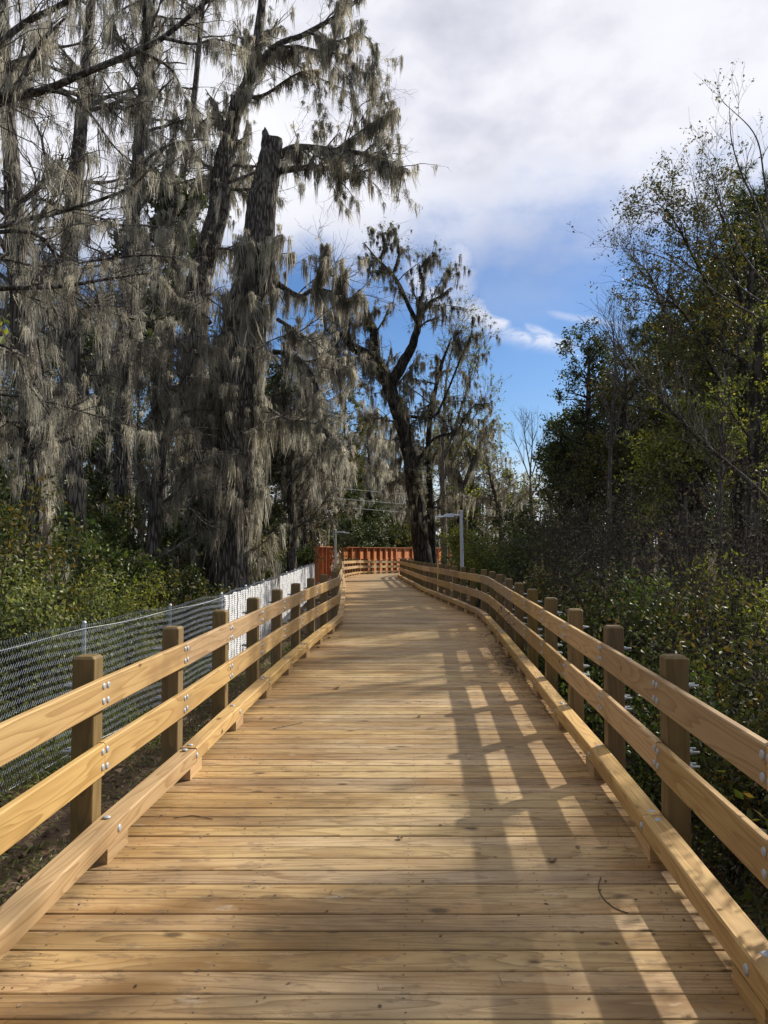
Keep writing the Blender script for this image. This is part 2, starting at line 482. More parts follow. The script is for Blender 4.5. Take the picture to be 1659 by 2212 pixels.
def sweep(buf, path, section, m=0, seed=None, caps=True):
    """sweep a (u,z) section along plan polyline path (N,3); u is to the right of travel"""
    path = np.asarray(path, float)
    N = len(path)
    sec = np.asarray(section, float)
    K = len(sec)
    tang = np.gradient(path[:, :2], axis=0)
    tang /= np.linalg.norm(tang, axis=1)[:, None]
    nrm = np.stack([tang[:, 1], -tang[:, 0]], 1)
    s = np.concatenate([[0], np.cumsum(np.linalg.norm(np.diff(path, axis=0), axis=1))])
    off = rng.random(3) * 60 if seed is None else np.array(seed)
    V = np.zeros((N, K, 3))
    G = np.zeros((N, K, 3))
    for i in range(N):
        V[i, :, 0] = path[i, 0] + nrm[i, 0] * sec[:, 0]
        V[i, :, 1] = path[i, 1] + nrm[i, 1] * sec[:, 0]
        V[i, :, 2] = path[i, 2] + sec[:, 1]
        G[i, :, 0] = s[i]
        G[i, :, 1] = sec[:, 0]
        G[i, :, 2] = sec[:, 1]
    G += off
    Q = []
    for i in range(N - 1):
        for k in range(K):
            k2 = (k + 1) % K
            Q.append((i * K + k, i * K + k2, (i + 1) * K + k2, (i + 1) * K + k))
    buf.add(V, Q, G=G, m=m)
    if caps:
        for i, rev in ((0, True), (N - 1, False)):
            c = V[i].mean(0)
            VV = np.vstack([V[i], c])
            GG = np.vstack([G[i] + [0.003, 0, 0], G[i].mean(0)])
            T = [((k + 1) % K, k, K) if rev else (k, (k + 1) % K, K) for k in range(K)]
            buf.add(VV, None, T, G=GG, m=m)


def rect(u0, u1, z0, z1, r=0.006):
    return [(u0 + r, z0), (u1 - r, z0), (u1, z0 + r), (u1, z1 - r), (u1 - r, z1), (u0 + r, z1), (u0, z1 - r), (u0, z0 + r)][::-1]


def norm(v):
    return v / (np.linalg.norm(v, axis=-1, keepdims=True) + 1e-9)


def batch_tubes(buf, Pp, R, sides=3, m=0):
    """Pp (N,K,3), R (N,K) -> N tubes"""
    N, K, _ = Pp.shape
    T = norm(np.gradient(Pp, axis=1))
    ref = np.where(np.abs(T[..., 2:3]) > 0.9, np.array([1.0, 0, 0]), np.array([0, 0, 1.0]))
    # keep one reference per tube so rings do not twist
    ref = np.repeat(ref[:, K // 2:K // 2 + 1, :], K, axis=1)
    A = norm(np.cross(T, ref))
    B = np.cross(T, A)
    an = np.arange(sides) * 2 * math.pi / sides
    ring = A[:, :, None, :] * np.cos(an)[None, None, :, None] + B[:, :, None, :] * np.sin(an)[None, None, :, None]
    V = Pp[:, :, None, :] + ring * R[:, :, None, None]
    base = (np.arange(N) * K * sides)[:, None, None]
    kk = (np.arange(K - 1) * sides)[None, :, None]
    ss = np.arange(sides)[None, None, :]
    s2 = (np.arange(sides) + 1) % sides
    s2 = s2[None, None, :]
    Q = np.stack([base + kk + ss, base + kk + s2, base + kk + sides + s2, base + kk + sides + ss], -1)
    buf.add(V, Q.reshape(-1, 4), m=m)


def resample(pts, K):
    pts = np.asarray(pts, float)
    n = len(pts)
    tt = np.linspace(0, n - 1, K)
    ext = np.vstack([2 * pts[0] - pts[1], pts, 2 * pts[-1] - pts[-2]])
    i = np.minimum(tt.astype(int), n - 2)
    f = (tt - i)[:, None]
    p0, p1, p2, p3 = ext[i], ext[i + 1], ext[i + 2], ext[i + 3]
    return 0.5 * ((2 * p1) + (-p0 + p2) * f + (2 * p0 - 5 * p1 + 4 * p2 - p3) * f ** 2 + (-p0 + 3 * p1 - 3 * p2 + p3) * f ** 3)


def leaves(buf, C, size, aspect=0.5, r=None, droop=0.3, m=0):
    r = r or rng
    N = len(C)
    a = norm(r.normal(size=(N, 3)) + np.array([0, 0, -droop]))
    b = norm(np.cross(a, r.normal(size=(N, 3))))
    L = (size * r.uniform(0.6, 1.35, N))[:, None]
    W = L * aspect
    n_ = np.cross(a, b)
    V = np.stack([C - a * L / 2, C + b * W / 2 + n_ * L * 0.06, C + a * L / 2, C - b * W / 2 + n_ * L * 0.06], 1)
    buf.add(V, np.arange(N * 4).reshape(N, 4), m=m)


def moss_tufts(buf, A, L, W, M_=14, sw=0.02, r=None, m=0):
    r = r or rng
    N = len(A)
    if N == 0:
        return
    M_ = int(M_ * 2.1)
    sw = sw * 0.47
    W = W * 0.9
    K = 4
    off = r.normal(size=(N, M_, 2)) * (W[:, None, None] * 0.6)
    W = W * r.uniform(0.45, 1.7, N)
    ln = L[:, None] * r.uniform(0.12, 1.0, (N, M_)) * np.exp(-(off ** 2).sum(2) / (W[:, None] ** 2 + 1e-6) * 0.8)
    up = r.uniform(-0.05, 0.10, (N, M_)) * L[:, None] * 0.6
    t = np.linspace(0, 1, K)
    sway = r.normal(size=(N, 1, 1, 2)) * 0.08 * L[:, None, None, None]
    jit = np.cumsum(r.normal(size=(N, M_, K, 2)), axis=2) * (0.011 + 0.007 * L[:, None, None, None])
    xy = A[:, None, None, :2] + off[:, :, None, :] * (1 - 0.30 * t)[None, None, :, None] + jit + sway * (t ** 2)[None, None, :, None]
    z = A[:, None, None, 2] + up[:, :, None] - ln[:, :, None] * t[None, None, :] - (np.linalg.norm(off, axis=2) * 0.6)[:, :, None]
    an = r.uniform(0, math.pi, (N, M_))
    wd = np.array([0.45, 1.0, 0.8, 0.12])[None, None, :] * (sw * r.uniform(0.5, 1.5, (N, M_)))[:, :, None]
    dx = np.cos(an)[:, :, None] * wd
    dy = np.sin(an)[:, :, None] * wd
    Lft = np.stack([xy[..., 0] - dx, xy[..., 1] - dy, z], -1)
    Rgt = np.stack([xy[..., 0] + dx, xy[..., 1] + dy, z], -1)
    V = np.stack([Lft, Rgt], 3).reshape(-1, 3)           # (N,M,K,2,3)
    S = N * M_
    base = (np.arange(S) * K * 2)[:, None]
    k = (np.arange(K - 1) * 2)[None, :]
    Q = np.stack([base + k, base + k + 1, base + k + 3, base + k + 2], -1).reshape(-1, 4)
    buf.add(V, Q, m=m)


class Tree:
    def __init__(self, name, label, cat, base, seed, bark='bark', twig='twig', leaf='leaf_dark', moss='moss', group=None):
        self.t = thing(name, label, cat, tuple(base), group)
        self.r = np.random.default_rng(seed)
        self.trunk, self.tw, self.lf, self.ms = Buf(), Buf(), Buf(), Buf()
        self.m = (bark, twig, leaf, moss)
        self.levels = [[]]

    def limb(self, pts, radii, K=None, sides=9, rough=0.06, smooth=True, parent=True):
        K = K or max(10, len(pts) * 5)
        Pp = resample(pts, K)
        R = np.interp(np.linspace(0, 1, K), np.linspace(0, 1, len(radii)), radii)
        wob_ = self.r.normal(size=(K + 4, 3))
        wob_ = np.stack([np.convolve(wob_[:, q], np.ones(5) / 5, 'valid') for q in range(3)], 1)
        Pp[1:] += wob_[1:] * (R[1:, None] * 0.22)
        b = Buf()
        batch_tubes(self.trunk, Pp[None], R[None], sides)
        V = self.trunk.V[-1]
        ctr = np.repeat(Pp, sides, axis=0)
        ker = np.ones(7) / 7
        nz = self.r.normal(size=(K + 6, sides)) * rough * 2.4
        nz = np.stack([np.convolve(nz[:, q], ker, 'valid') for q in range(sides)], 1)
        flute = self.r.normal(size=(1, sides)) * rough * 0.9
        self.trunk.V[-1] = ctr + (V - ctr) * (1 + (nz + flute).reshape(-1, 1))
        if parent:
            self.levels[0].append((resample(Pp, 16), np.interp(np.linspace(0, 1, 16), np.linspace(0, 1, K), R)))
        return Pp

    def kids(self, src, n, L, K=6, ang=(0.5, 1.2), rf=0.5, rmin=0.006, rmax=0.08, droop=0.0, wob=0.18, tr=(0.15, 1.0), sides=3, bias=None, into=None):
        r = self.r
        PP = np.stack([p for p, _ in src])
        RR = np.stack([q for _, q in src])
        lens = np.linalg.norm(np.diff(PP, axis=1), axis=2).sum(1)
        i = r.choice(len(src), n, p=lens / lens.sum())
        tt = r.uniform(tr[0], tr[1], n) * (PP.shape[1] - 1.001)
        k = tt.astype(int)
        f = (tt - k)[:, None]
        p0 = PP[i, k] * (1 - f) + PP[i, k + 1] * f
        rad = RR[i, k]
        tg = norm(PP[i, k + 1] - PP[i, k])
        pr = norm(np.cross(tg, r.normal(size=(n, 3))))
        a = r.uniform(ang[0], ang[1], n)[:, None]
        d = norm(tg * np.cos(a) + pr * np.sin(a))
        if bias is not None:
            d = norm(d + np.asarray(bias))
        Ln = r.uniform(L[0], L[1], n) * (1.15 - 0.6 * tt / PP.shape[1])
        st = (Ln / (K - 1))[:, None]
        pts = [p0]
        for j in range(K - 1):
            d = norm(d + r.normal(size=(n, 3)) * wob + np.array([0, 0, droop]))
            pts.append(pts[-1] + d * st)
        Pp = np.stack(pts, 1)
        r0 = np.clip(rad * rf, rmin, rmax)
        R = r0[:, None] * np.linspace(1, 0.25, K)[None]
        R = np.maximum(R, rmin * 0.5)
        batch_tubes(self.tw if into is None else into, Pp, R, sides)
        return [(Pp[q], R[q]) for q in range(n)]

    def pts(self, src, n, tr=(0, 1)):
        r = self.r
        PP = np.stack([p for p, _ in src])
        i = r.integers(0, len(src), n)
        tt = r.uniform(tr[0], tr[1], n) * (PP.shape[1] - 1.001)
        k = tt.astype(int)
        f = (tt - k)[:, None]
        return PP[i, k] * (1 - f) + PP[i, k + 1] * f

    def leaf(self, src, n, size, spread=0.12, aspect=0.5, tr=(0.3, 1), droop=0.3):
        C = self.pts(src, n, tr) + self.r.normal(size=(n, 3)) * spread
        leaves(self.lf, C, size, aspect, self.r, droop)

    def moss(self, src, n, L=(0.3, 1.2), W=(0.06, 0.16), M_=14, sw=0.02, tr=(0.1, 1), spread=0.0):
        xmax = getattr(self, 'xmax', None)
        C = self.pts(src, n, tr)
        if spread:
            C = C + self.r.normal(size=C.shape) * spread
        Ls = self.r.uniform(0, 1, n) ** 1.6 * (L[1] - L[0]) + L[0]
        Ws = self.r.uniform(W[0], W[1], n)
        lim = (C[:, 2] - (GZ + 0.25)) > Ls * 0.6
        if xmax is not None:
            lim &= (C[:, 0] < xmax) | (C[:, 2] - Ls > 3.0)
        moss_tufts(self.ms, C[lim], Ls[lim], Ws[lim], M_, sw, self.r)

    def done(self):
        bark, twig, leaf, moss = self.m
        self.trunk.build('trunk', M[bark], self.t, smooth=True)
        if self.tw.n:
            self.tw.build('branches', M[twig], self.t)
        if self.lf.n:
            self.lf.build('crown', M[leaf], self.t)
        if self.ms.n:
            self.ms.build('hanging_moss', M[moss], self.t)
        return self.t

# ------------------------------------------------------------------ ground sheet
gb = Buf()
xs = np.concatenate([[-600, -300, -150, -90, -60, -45], np.arange(-36, 37, 0.75), [45, 60, 90, 150, 300, 600]])
ys = np.concatenate([[-300, -120, -50, -20], np.arange(-8, 90, 0.75), [100, 130, 180, 300, 600, 1200]])
V = np.array([(x, y, gz(x, y)) for y in ys for x in xs])
V[:, 2] += rng.normal(size=len(V)) * 0.02
nx = len(xs)
Q = [(j * nx + i, j * nx + i + 1, (j + 1) * nx + i + 1, (j + 1) * nx + i) for j in range(len(ys) - 1) for i in range(nx - 1)]
gb.add(V, Q)
tag(gb.build('ground', M['ground'], smooth=True), 'brown leaf-littered forest floor beneath the boardwalk', kind='structure')

# ------------------------------------------------------------------ boardwalk deck
RL = [(-1.90, -4), (-1.80, 0), (-1.72, 3.4), (-1.685, 4.52), (-1.60, 5.9), (-1.525, 7.95), (-1.42, 10.35), (-1.26, 13.1), (-0.99, 16.6), (-1.12, 19.5), (-1.62, 30),
      (-2.60, 47.6), (-1.95, 56), (-0.9, 60.5), (1.0, 66), (4.2, 72.5), (9, 80)]
RR_ = [(1.15, -4), (1.37, 0), (1.55, 3.07), (1.645, 4.54), (1.745, 6.1), (1.81, 7.46), (1.90, 8.92), (2.02, 11.33), (2.20, 14.6), (2.34, 17.8), (2.02, 23.15), (1.55, 30.2),
       (0.92, 47.6), (1.30, 52.5), (2.5, 58.5), (4.4, 63.5), (8, 70), (13, 77)]


def edge_line(pts, off):
    """offset a plan polyline sideways (off>0 = right of travel)"""
    a = np.array(pts, float)
    tg = norm(np.gradient(a, axis=0))
    return a + np.stack([tg[:, 1], -tg[:, 0]], 1) * off


LB = edge_line(RL, -0.045)      # inner faces of the posts
RB = edge_line(RR_, 0.045)

db = Buf()
y = -3.6
pitch = 0.1655
bn = 0
while y < 76:
    yc = y + pitch / 2
    def xl(yy):
        return float(np.interp(yy, LB[:, 1], LB[:, 0]))
    def xr(yy):
        return float(np.interp(yy, RB[:, 1], RB[:, 0]))
    gp = 0.0035 + 0.0025 * rng.random() ** 2
    y0, y1 = y + gp, y + pitch - gp
    a0, a1, b0, b1 = xl(y0), xl(y1), xr(y0), xr(y1)
    zj = zdeck(yc) + rng.normal() * 0.0012
    c = 0.004
    segs = 2
    th = 0.038
    prof = [(y0, -th), (y0, -c), (y0 + c, 0), (y1 - c, 0), (y1, -c), (y1, -th)]
    ends = []
    off = rng.random(3) * 80
    VV, GG = [], []
    for (xa, xb) in ((a0, a1), (b0, b1)):
        for (yy, zz) in prof:
            f = (yy - y0) / (y1 - y0)
            x_ = xa * (1 - f) + xb * f
            VV.append((x_, yy, zj + zz))
            GG.append((x_ + off[0], yy - y0 + off[1], zz + off[2]))
    Qd = [(k, (k + 1) % 6, 6 + (k + 1) % 6, 6 + k) for k in range(6)]
    db.add(VV, Qd, G=GG)
    db.add(VV[:6], [(0, 1, 4, 5), (1, 2, 3, 4)], G=GG[:6])
    db.add(VV[6:], [(5, 4, 1, 0), (4, 3, 2, 1)], G=GG[6:])
    if 1.5 < y < 20:
        for fx in (0.06, 0.30, 0.55, 0.76, 0.94):
            for dy in (0.035, 0.13):
                cx_ = a0 + (b0 - a0) * fx + rng.normal() * 0.006
                an = np.arange(6) * math.pi / 3
                rr = 0.0055
                C = [(cx_ + rr * math.cos(q), y0 + dy + rng.normal() * 0.0 + rr * math.sin(q), zj + 0.0006) for q in an]
                db.add(C + [(cx_, y0 + dy, zj + 0.0006)], None, [(k, (k + 1) % 6, 6) for k in range(6)], m=1)
    y += pitch
    bn += 1
tag(db.build('boardwalk', [M['deck'], M['dark']]), 'pine plank boardwalk deck winding away between the railings', kind='structure')

# understructure: rim joists and piles, one structure mesh
ub = Buf()
for LN, s in ((LB, 1), (RB, -1)):
    pts = []
    for i in range(len(LN) - 1):
        for f in (0, .5):
            p = LN[i] * (1 - f) + LN[i + 1] * f
            pts.append((p[0] + s * 0.05, p[1], zdeck(p[1])))
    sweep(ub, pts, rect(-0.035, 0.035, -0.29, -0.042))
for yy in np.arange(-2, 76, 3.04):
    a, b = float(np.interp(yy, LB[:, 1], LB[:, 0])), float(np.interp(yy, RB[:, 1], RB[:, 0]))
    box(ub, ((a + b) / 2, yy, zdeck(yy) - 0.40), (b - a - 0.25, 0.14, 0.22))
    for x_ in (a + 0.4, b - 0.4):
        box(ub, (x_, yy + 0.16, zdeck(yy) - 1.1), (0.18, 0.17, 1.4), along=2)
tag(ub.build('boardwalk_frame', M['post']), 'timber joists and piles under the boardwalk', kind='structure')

# ------------------------------------------------------------------ railings
def resample_by_length(pts, step, start_y):
    a = np.array(pts, float)
    s = np.concatenate([[0], np.cumsum(np.linalg.norm(np.diff(a, axis=0), axis=1))])
    s0 = np.interp(start_y, a[:, 1][:5], s[:5])
    st = s0 - math.floor(s0 / step) * step
    q = np.arange(st, s[-1], step)
    return np.stack([np.interp(q, s, a[:, 0]), np.interp(q, s, a[:, 1])], 1)


def post_mesh():
    b = Buf()
    w_, h0, h1 = 0.0675, -1.9, 1.175
    c = 0.015
    r = 0.006
    lv = [(h0, w_), (h1 - c, w_), (h1, w_ - c)]
    VV, GG = [], []
    off = rng.random(3) * 40
    for z, ww in lv:
        for sx, sy in ((-1, -1), (1, -1), (1, 1), (-1, 1)):
            for k in range(2):
                # chamfered vertical arris
                ex = ww - (0 if (k == 0) == (sx * sy > 0) else r)
                ey = ww - (r if (k == 0) == (sx * sy > 0) else 0)
                VV.append((sx * ex, sy * ey, z))
                GG.append((z, sx * ex, sy * ey) + off)
    Q = []
    for l in range(2):
        for k in range(8):
            k2 = (k + 1) % 8
            Q.append((l * 8 + k, l * 8 + k2, (l + 1) * 8 + k2, (l + 1) * 8 + k))
    b.add(VV, Q, G=GG)
    top = [VV[16 + k] for k in range(8)] + [(0, 0, h1)]
    b.add(top, None, [(k, (k + 1) % 8, 8) for k in range(8)], G=[GG[16 + k] for k in range(8)] + [tuple(np.array((h1, 0, 0)) + off)])
    return b


def dome(b, c, nrm_, r=0.021, h=0.008, rod=0.0, m=0):
    """flat dome head on a surface, facing nrm_; optional threaded end sticking out the far side"""
    nv = Vector(nrm_).normalized()
    a = nv.orthogonal().normalized()
    bb = nv.cross(a)
    K = 14
    V, Q, T = [], [], []
    rings = [(1.0, 0.0), (1.0, 0.25), (0.8, 0.75), (0.4, 1.0)]
    for (rr, hh) in rings:
        for k in range(K):
            t_ = 2 * math.pi * k / K
            p = Vector(c) + (a * math.cos(t_) + bb * math.sin(t_)) * r * rr + nv * h * hh
            V.append(tuple(p))
    for l in range(3):
        for k in range(K):
            Q.append((l * K + k, l * K + (k + 1) % K, (l + 1) * K + (k + 1) % K, (l + 1) * K + k))
    V.append(tuple(Vector(c) + nv * h))
    T = [(3 * K + k, 3 * K + (k + 1) % K, 4 * K) for k in range(K)]
    b.add(V, Q, T, m=m)
    if rod:
        s = Vector(c) - nv * 0.0
        e = Vector(c) - nv * (0.185 + rod)
        batch_tubes(b, np.array([[tuple(s), tuple(e)]]), np.array([[0.008, 0.008]]), 8, m)
        s2 = Vector(c) - nv * 0.181
        batch_tubes(b, np.array([[tuple(s2), tuple(s2 - nv * 0.022)]]), np.array([[0.017, 0.017]]), 6, m)
        V2 = []
        for k in range(6):
            t_ = 2 * math.pi * k / 6
            V2.append(tuple(e + (a * math.cos(t_) + bb * math.sin(t_)) * 0.008))
        b.add(V2 + [tuple(e)], None, [(k, (k + 1) % 6, 6) for k in range(6)], m=m)


PM = []
for k in range(5):
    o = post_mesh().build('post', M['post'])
    PM.append(o.data)
    bpy.data.objects.remove(o)
bb_ = Buf()
dome(bb_, (0, 0, 0), (1, 0, 0), rod=0.06)
o = bb_.build('bolt', M['bolt'], smooth=True)
BOLT_THROUGH = o.data
bpy.data.objects.remove(o)
bb_ = Buf()
dome(bb_, (0, 0, 0), (1, 0, 0), r=0.024, h=0.009)
o = bb_.build('bolt', M['bolt'], smooth=True)
BOLT_HEAD = o.data
bpy.data.objects.remove(o)


def railing(LN, side, label, start_y):
    """side=-1 left of the path, +1 right. LN is the line of the post inner faces."""
    base = Vector((LN[1][0], LN[1][1], 0))
    t = thing('railing', label, 'railing', base)
    posts = resample_by_length(LN, 1.52, start_y)
    n = len(posts)
    tg = norm(np.gradient(posts, axis=0))
    inn = np.stack([tg[:, 1], -tg[:, 0]], 1) * (-side)      # towards the path
    # cumulative order: distance to camera decides which posts carry individual bolts
    objs = []
    far_bolts = Buf()
    rail_bolt_cnt = 0
    parts_posts = []
    for k in range(n):
        p, q = posts[k], inn[k]
        c = p - q * 0.0675
        zb = zdeck(p[1])
        ang = math.atan2(q[1], q[0])
        ob = bpy.data.objects.new('post', PM[k % 5])
        COL.objects.link(ob)
        ob.parent = t
        ob.location = Vector((c[0], c[1], zb + rng.normal() * 0.004)) - base
        ob.rotation_euler = (0, 0, ang)
        parts_posts.append(ob)
        near = -1 < p[1] < 12.3
        for zc in (0.95, 0.56):
            for dy in (-0.032, 0.032):
                for dz in (-0.045, 0.045):
                    wp = p + q * 0.0455 + tg[k] * dy
                    if near:
                        bo = bpy.data.objects.new('bolt', BOLT_THROUGH)
                        COL.objects.link(bo)
                        bo.parent = ob
                        d_ = np.array([wp[0] - c[0], wp[1] - c[1]])
                        ca, sa = math.cos(-ang), math.sin(-ang)
                        bo.location = (d_[0] * ca - d_[1] * sa, d_[0] * sa + d_[1] * ca, zc + dz + rng.normal() * 0.003)
                    elif p[1] > 0:
                        dome(far_bolts, (wp[0], wp[1], zb + zc + dz), (q[0], q[1], 0), rod=0.06 if p[1] < 25 else 0)
    # rail boards, two bays each
    def board(name, i0, i1, sec):
        pts = [(posts[i][0], posts[i][1], zdeck(posts[i][1])) for i in range(i0, i1 + 1)]
        pts = np.array(pts)
        d0 = norm(pts[1] - pts[0])
        d1 = norm(pts[-1] - pts[-2])
        pts[0] += d0 * 0.0022
        pts[-1] -= d1 * 0.0022
        pts[:, 2] += rng.normal() * 0.003
        pts[-1, 2] += rng.normal() * 0.003
        if len(pts) == 3:
            pts = np.vstack([pts[0], pts[1] * .999 + pts[0] * .001, pts[2]])
        b = Buf()
        sweep(b, pts, [(u * -side, z) for u, z in (sec if side < 0 else sec[::-1])])
        c0 = pts.mean(0)
        return b.build(name, M['rail'], t)
    top = rect(0.001, 0.045, 0.857, 1.042, 0.007)
    mid = rect(0.001, 0.045, 0.463, 0.655, 0.007)
    curb = rect(0.001, 0.138, 0.093, 0.212, 0.009)
    for name, ph, sec in (('top_rail', 0, top), ('middle_rail', 1, mid), ('curb_rail', 0 if side < 0 else 1, curb)):
        i = 0
        if ph:
            board(name, 0, 1, sec)
            i = 1
        while i < n - 1:
            j = min(i + 2, n - 1)
            board(name, i, j, sec)
            i = j
    # blocks under the curb
    blkn = 0
    for k in range(n):
        p, q = posts[k], inn[k]
        b = Buf()
        hl = 0.155 if p[1] < 53 else 0.13
        cc = p + q * 0.070
        box(b, (cc[0], cc[1], zdeck(p[1]) + 0.0465), (hl * 2, 0.128, 0.091), math.atan2(tg[k][1], tg[k][0]))
        b.build('curb_block', M['rail'], t, origin=(cc[0], cc[1], zdeck(p[1])))
    # curb bolts: two on top, one on the inner face at every second block
    for k in range(n):
        p, q = posts[k], inn[k]
        if p[1] < -0.5 or p[1] > 40:
            continue
        lst = []
        if (k + (0 if side < 0 else 1)) % 2 == 0:
            for dy in (-0.07, 0.07):
                wp = p + q * 0.06 + tg[k] * dy
                lst.append(((wp[0], wp[1], zdeck(p[1]) + 0.2118), (0, 0, 1)))
        else:
            wp = p + q * 0.06
            lst.append(((wp[0], wp[1], zdeck(p[1]) + 0.2118), (0, 0, 1)))
        wp = p + q * 0.1378
        lst.append(((wp[0], wp[1], zdeck(p[1]) + 0.15), (q[0], q[1], 0)))
        for loc, nv in lst:
            if p[1] < 11.5:
                bo = bpy.data.objects.new('curb_bolt', BOLT_HEAD)
                COL.objects.link(bo)
                bo.parent = t
                bo.location = Vector(loc) - base
                bo.rotation_euler = Vector(nv).to_track_quat('X', 'Z').to_euler()
            else:
                dome(far_bolts, loc, nv, r=0.024)
    fb = far_bolts.build('distant_bolts', M['bolt'], t)
    fb['kind'] = 'stuff'
    return t, posts


railL, postsL = railing(LB, -1, 'sunlit left-hand timber railing, beside the chain-link fence, turning right at far end', 4.58)
railR, postsR = railing(RB, 1, 'right-hand timber railing whose shadow falls on the boards, beside dark undergrowth', 4.60)

# ------------------------------------------------------------------ fences
FL = [(-5.3, 0.5), (-4.9, 4), (-4.56, 8.9), (-4.36, 11.06), (-3.95, 14.05), (-3.68, 17.2), (-3.68, 20.2), (-3.70, 25), (-3.82, 35), (-3.9, 42)]
FTOP = 0.66
def fx(y):
    return interp([(b, a) for a, b in FL], y)


fence = thing('chain_link_fence', 'galvanised chain-link fence running along the left railing in front of the shrubs', 'fence', (fx(9), 9, GZ))
fposts = [5.2, 8.1, 11.06, 14.05, 17.2, 20.2, 23.2, 26.2, 29.2, 32.2, 35.2, 38.2, 41.6]
for y_ in fposts:
    b = Buf()
    zt = FTOP + 0.03
    batch_tubes(b, np.array([[(fx(y_) - 0.035, y_, GZ - 0.3), (fx(y_) - 0.035, y_, zt)]]), np.array([[0.03, 0.03]]), 12)
    batch_tubes(b, np.array([[(fx(y_) - 0.035, y_, zt), (fx(y_) - 0.035, y_, zt + 0.02), (fx(y_) - 0.035, y_, zt + 0.035)]]), np.array([[0.034, 0.030, 0.004]]), 12)
    b.build('fence_post', M['galv'], fence, smooth=True)
# diamond wires
def fence_fabric(y0, y1, step=0.055, rad=0.0034):
    b = Buf()
    yv = np.arange(y0, y1, step)
    H = FTOP - (GZ + 0.06)
    nz_ = int(H / step)
    zz = GZ + 0.06 + np.arange(nz_ + 2) * (H / nz_)
    Pp = np.zeros((len(yv), len(zz), 3))
    for i, y_ in enumerate(yv):
        ph = (np.arange(len(zz)) + 0) % 2
        yy = y_ + ph * step
        Pp[i, :, 0] = [fx(v) for v in yy]
        Pp[i, :, 0] += np.where(ph == 0, 0.002, -0.002)
        Pp[i, :, 1] = yy
        Pp[i, :, 2] = zz + 0.02 * math.sin(y_ * 2.1)
    Pp[:, -1, 2] = Pp[:, -2, 2] + 0.035
    Pp[:, -1, 1] = Pp[:, -2, 1] + 0.008
    Pp[:, -1, 0] = Pp[:, -2, 0]
    batch_tubes(b, Pp, np.full(Pp.shape[:2], rad), 3)
    return b


fence_fabric(2.0, 17.2).build('wire_mesh', M['wire'], fence)
fence_fabric(17.2, 41.6, 0.055, 0.0034).build('wire_mesh', M['wire'], fence)
b = Buf()
for z_ in (FTOP - 0.06, GZ + 0.10):
    pts = np.array([(fx(v) + 0.005, v, z_ + 0.015 * math.sin(v * 1.9)) for v in np.arange(2, 41.6, 0.5)])
    batch_tubes(b, pts[None], np.full((1, len(pts)), 0.0035), 4)
b.build('tension_wire', M['wire'], fence)
# white slotted screen tied to the far half of the fence
scr = Buf()
yv = np.arange(17.3, 41.55, 0.12)
nst = 34
H = FTOP - 0.02 - (GZ + 0.15)
for s in range(nst):
    z0 = GZ + 0.15 + H * s / nst
    hh = H / nst * 0.76
    ph = s * 0.05
    wv = 0.022 * np.sin(yv * 5.2 + 0.6 * np.sin(yv * 1.3)) + 0.02 * np.sin(yv * 2.1 + 1.0) - 0.02 * np.sin((yv - 17.2) / 3.0 * math.pi) ** 2 * (s / nst)
    xo = 0.03 + 0.018 * np.sin(yv * 5.2 + 1.2 + 0.04 * s) + 0.008 * np.sin(s * 0.9)
    xf = np.array([fx(v) for v in yv]) + xo
    lo = np.stack([xf, yv, z0 + wv], 1)
    hi = np.stack([xf + 0.004, yv, z0 + wv + hh], 1)
    V = np.stack([lo, hi], 1).reshape(-1, 3)
    Q = [(2 * i, 2 * i + 2, 2 * i + 3, 2 * i + 1) for i in range(len(yv) - 1)]
    scr.add(V, Q)
for y_ in np.arange(17.35, 41.5, 0.36):
    x_ = fx(y_) + 0.055
    scr.add([(x_, y_, GZ + 0.15), (x_, y_ + 0.09, GZ + 0.15), (x_, y_ + 0.09, FTOP - 0.02), (x_, y_, FTOP - 0.02)], [(0, 1, 2, 3)])
so = scr.build('slotted_screen', M['white'], fence)
so['label'] = 'white slotted plastic screen on the far half of the fence'

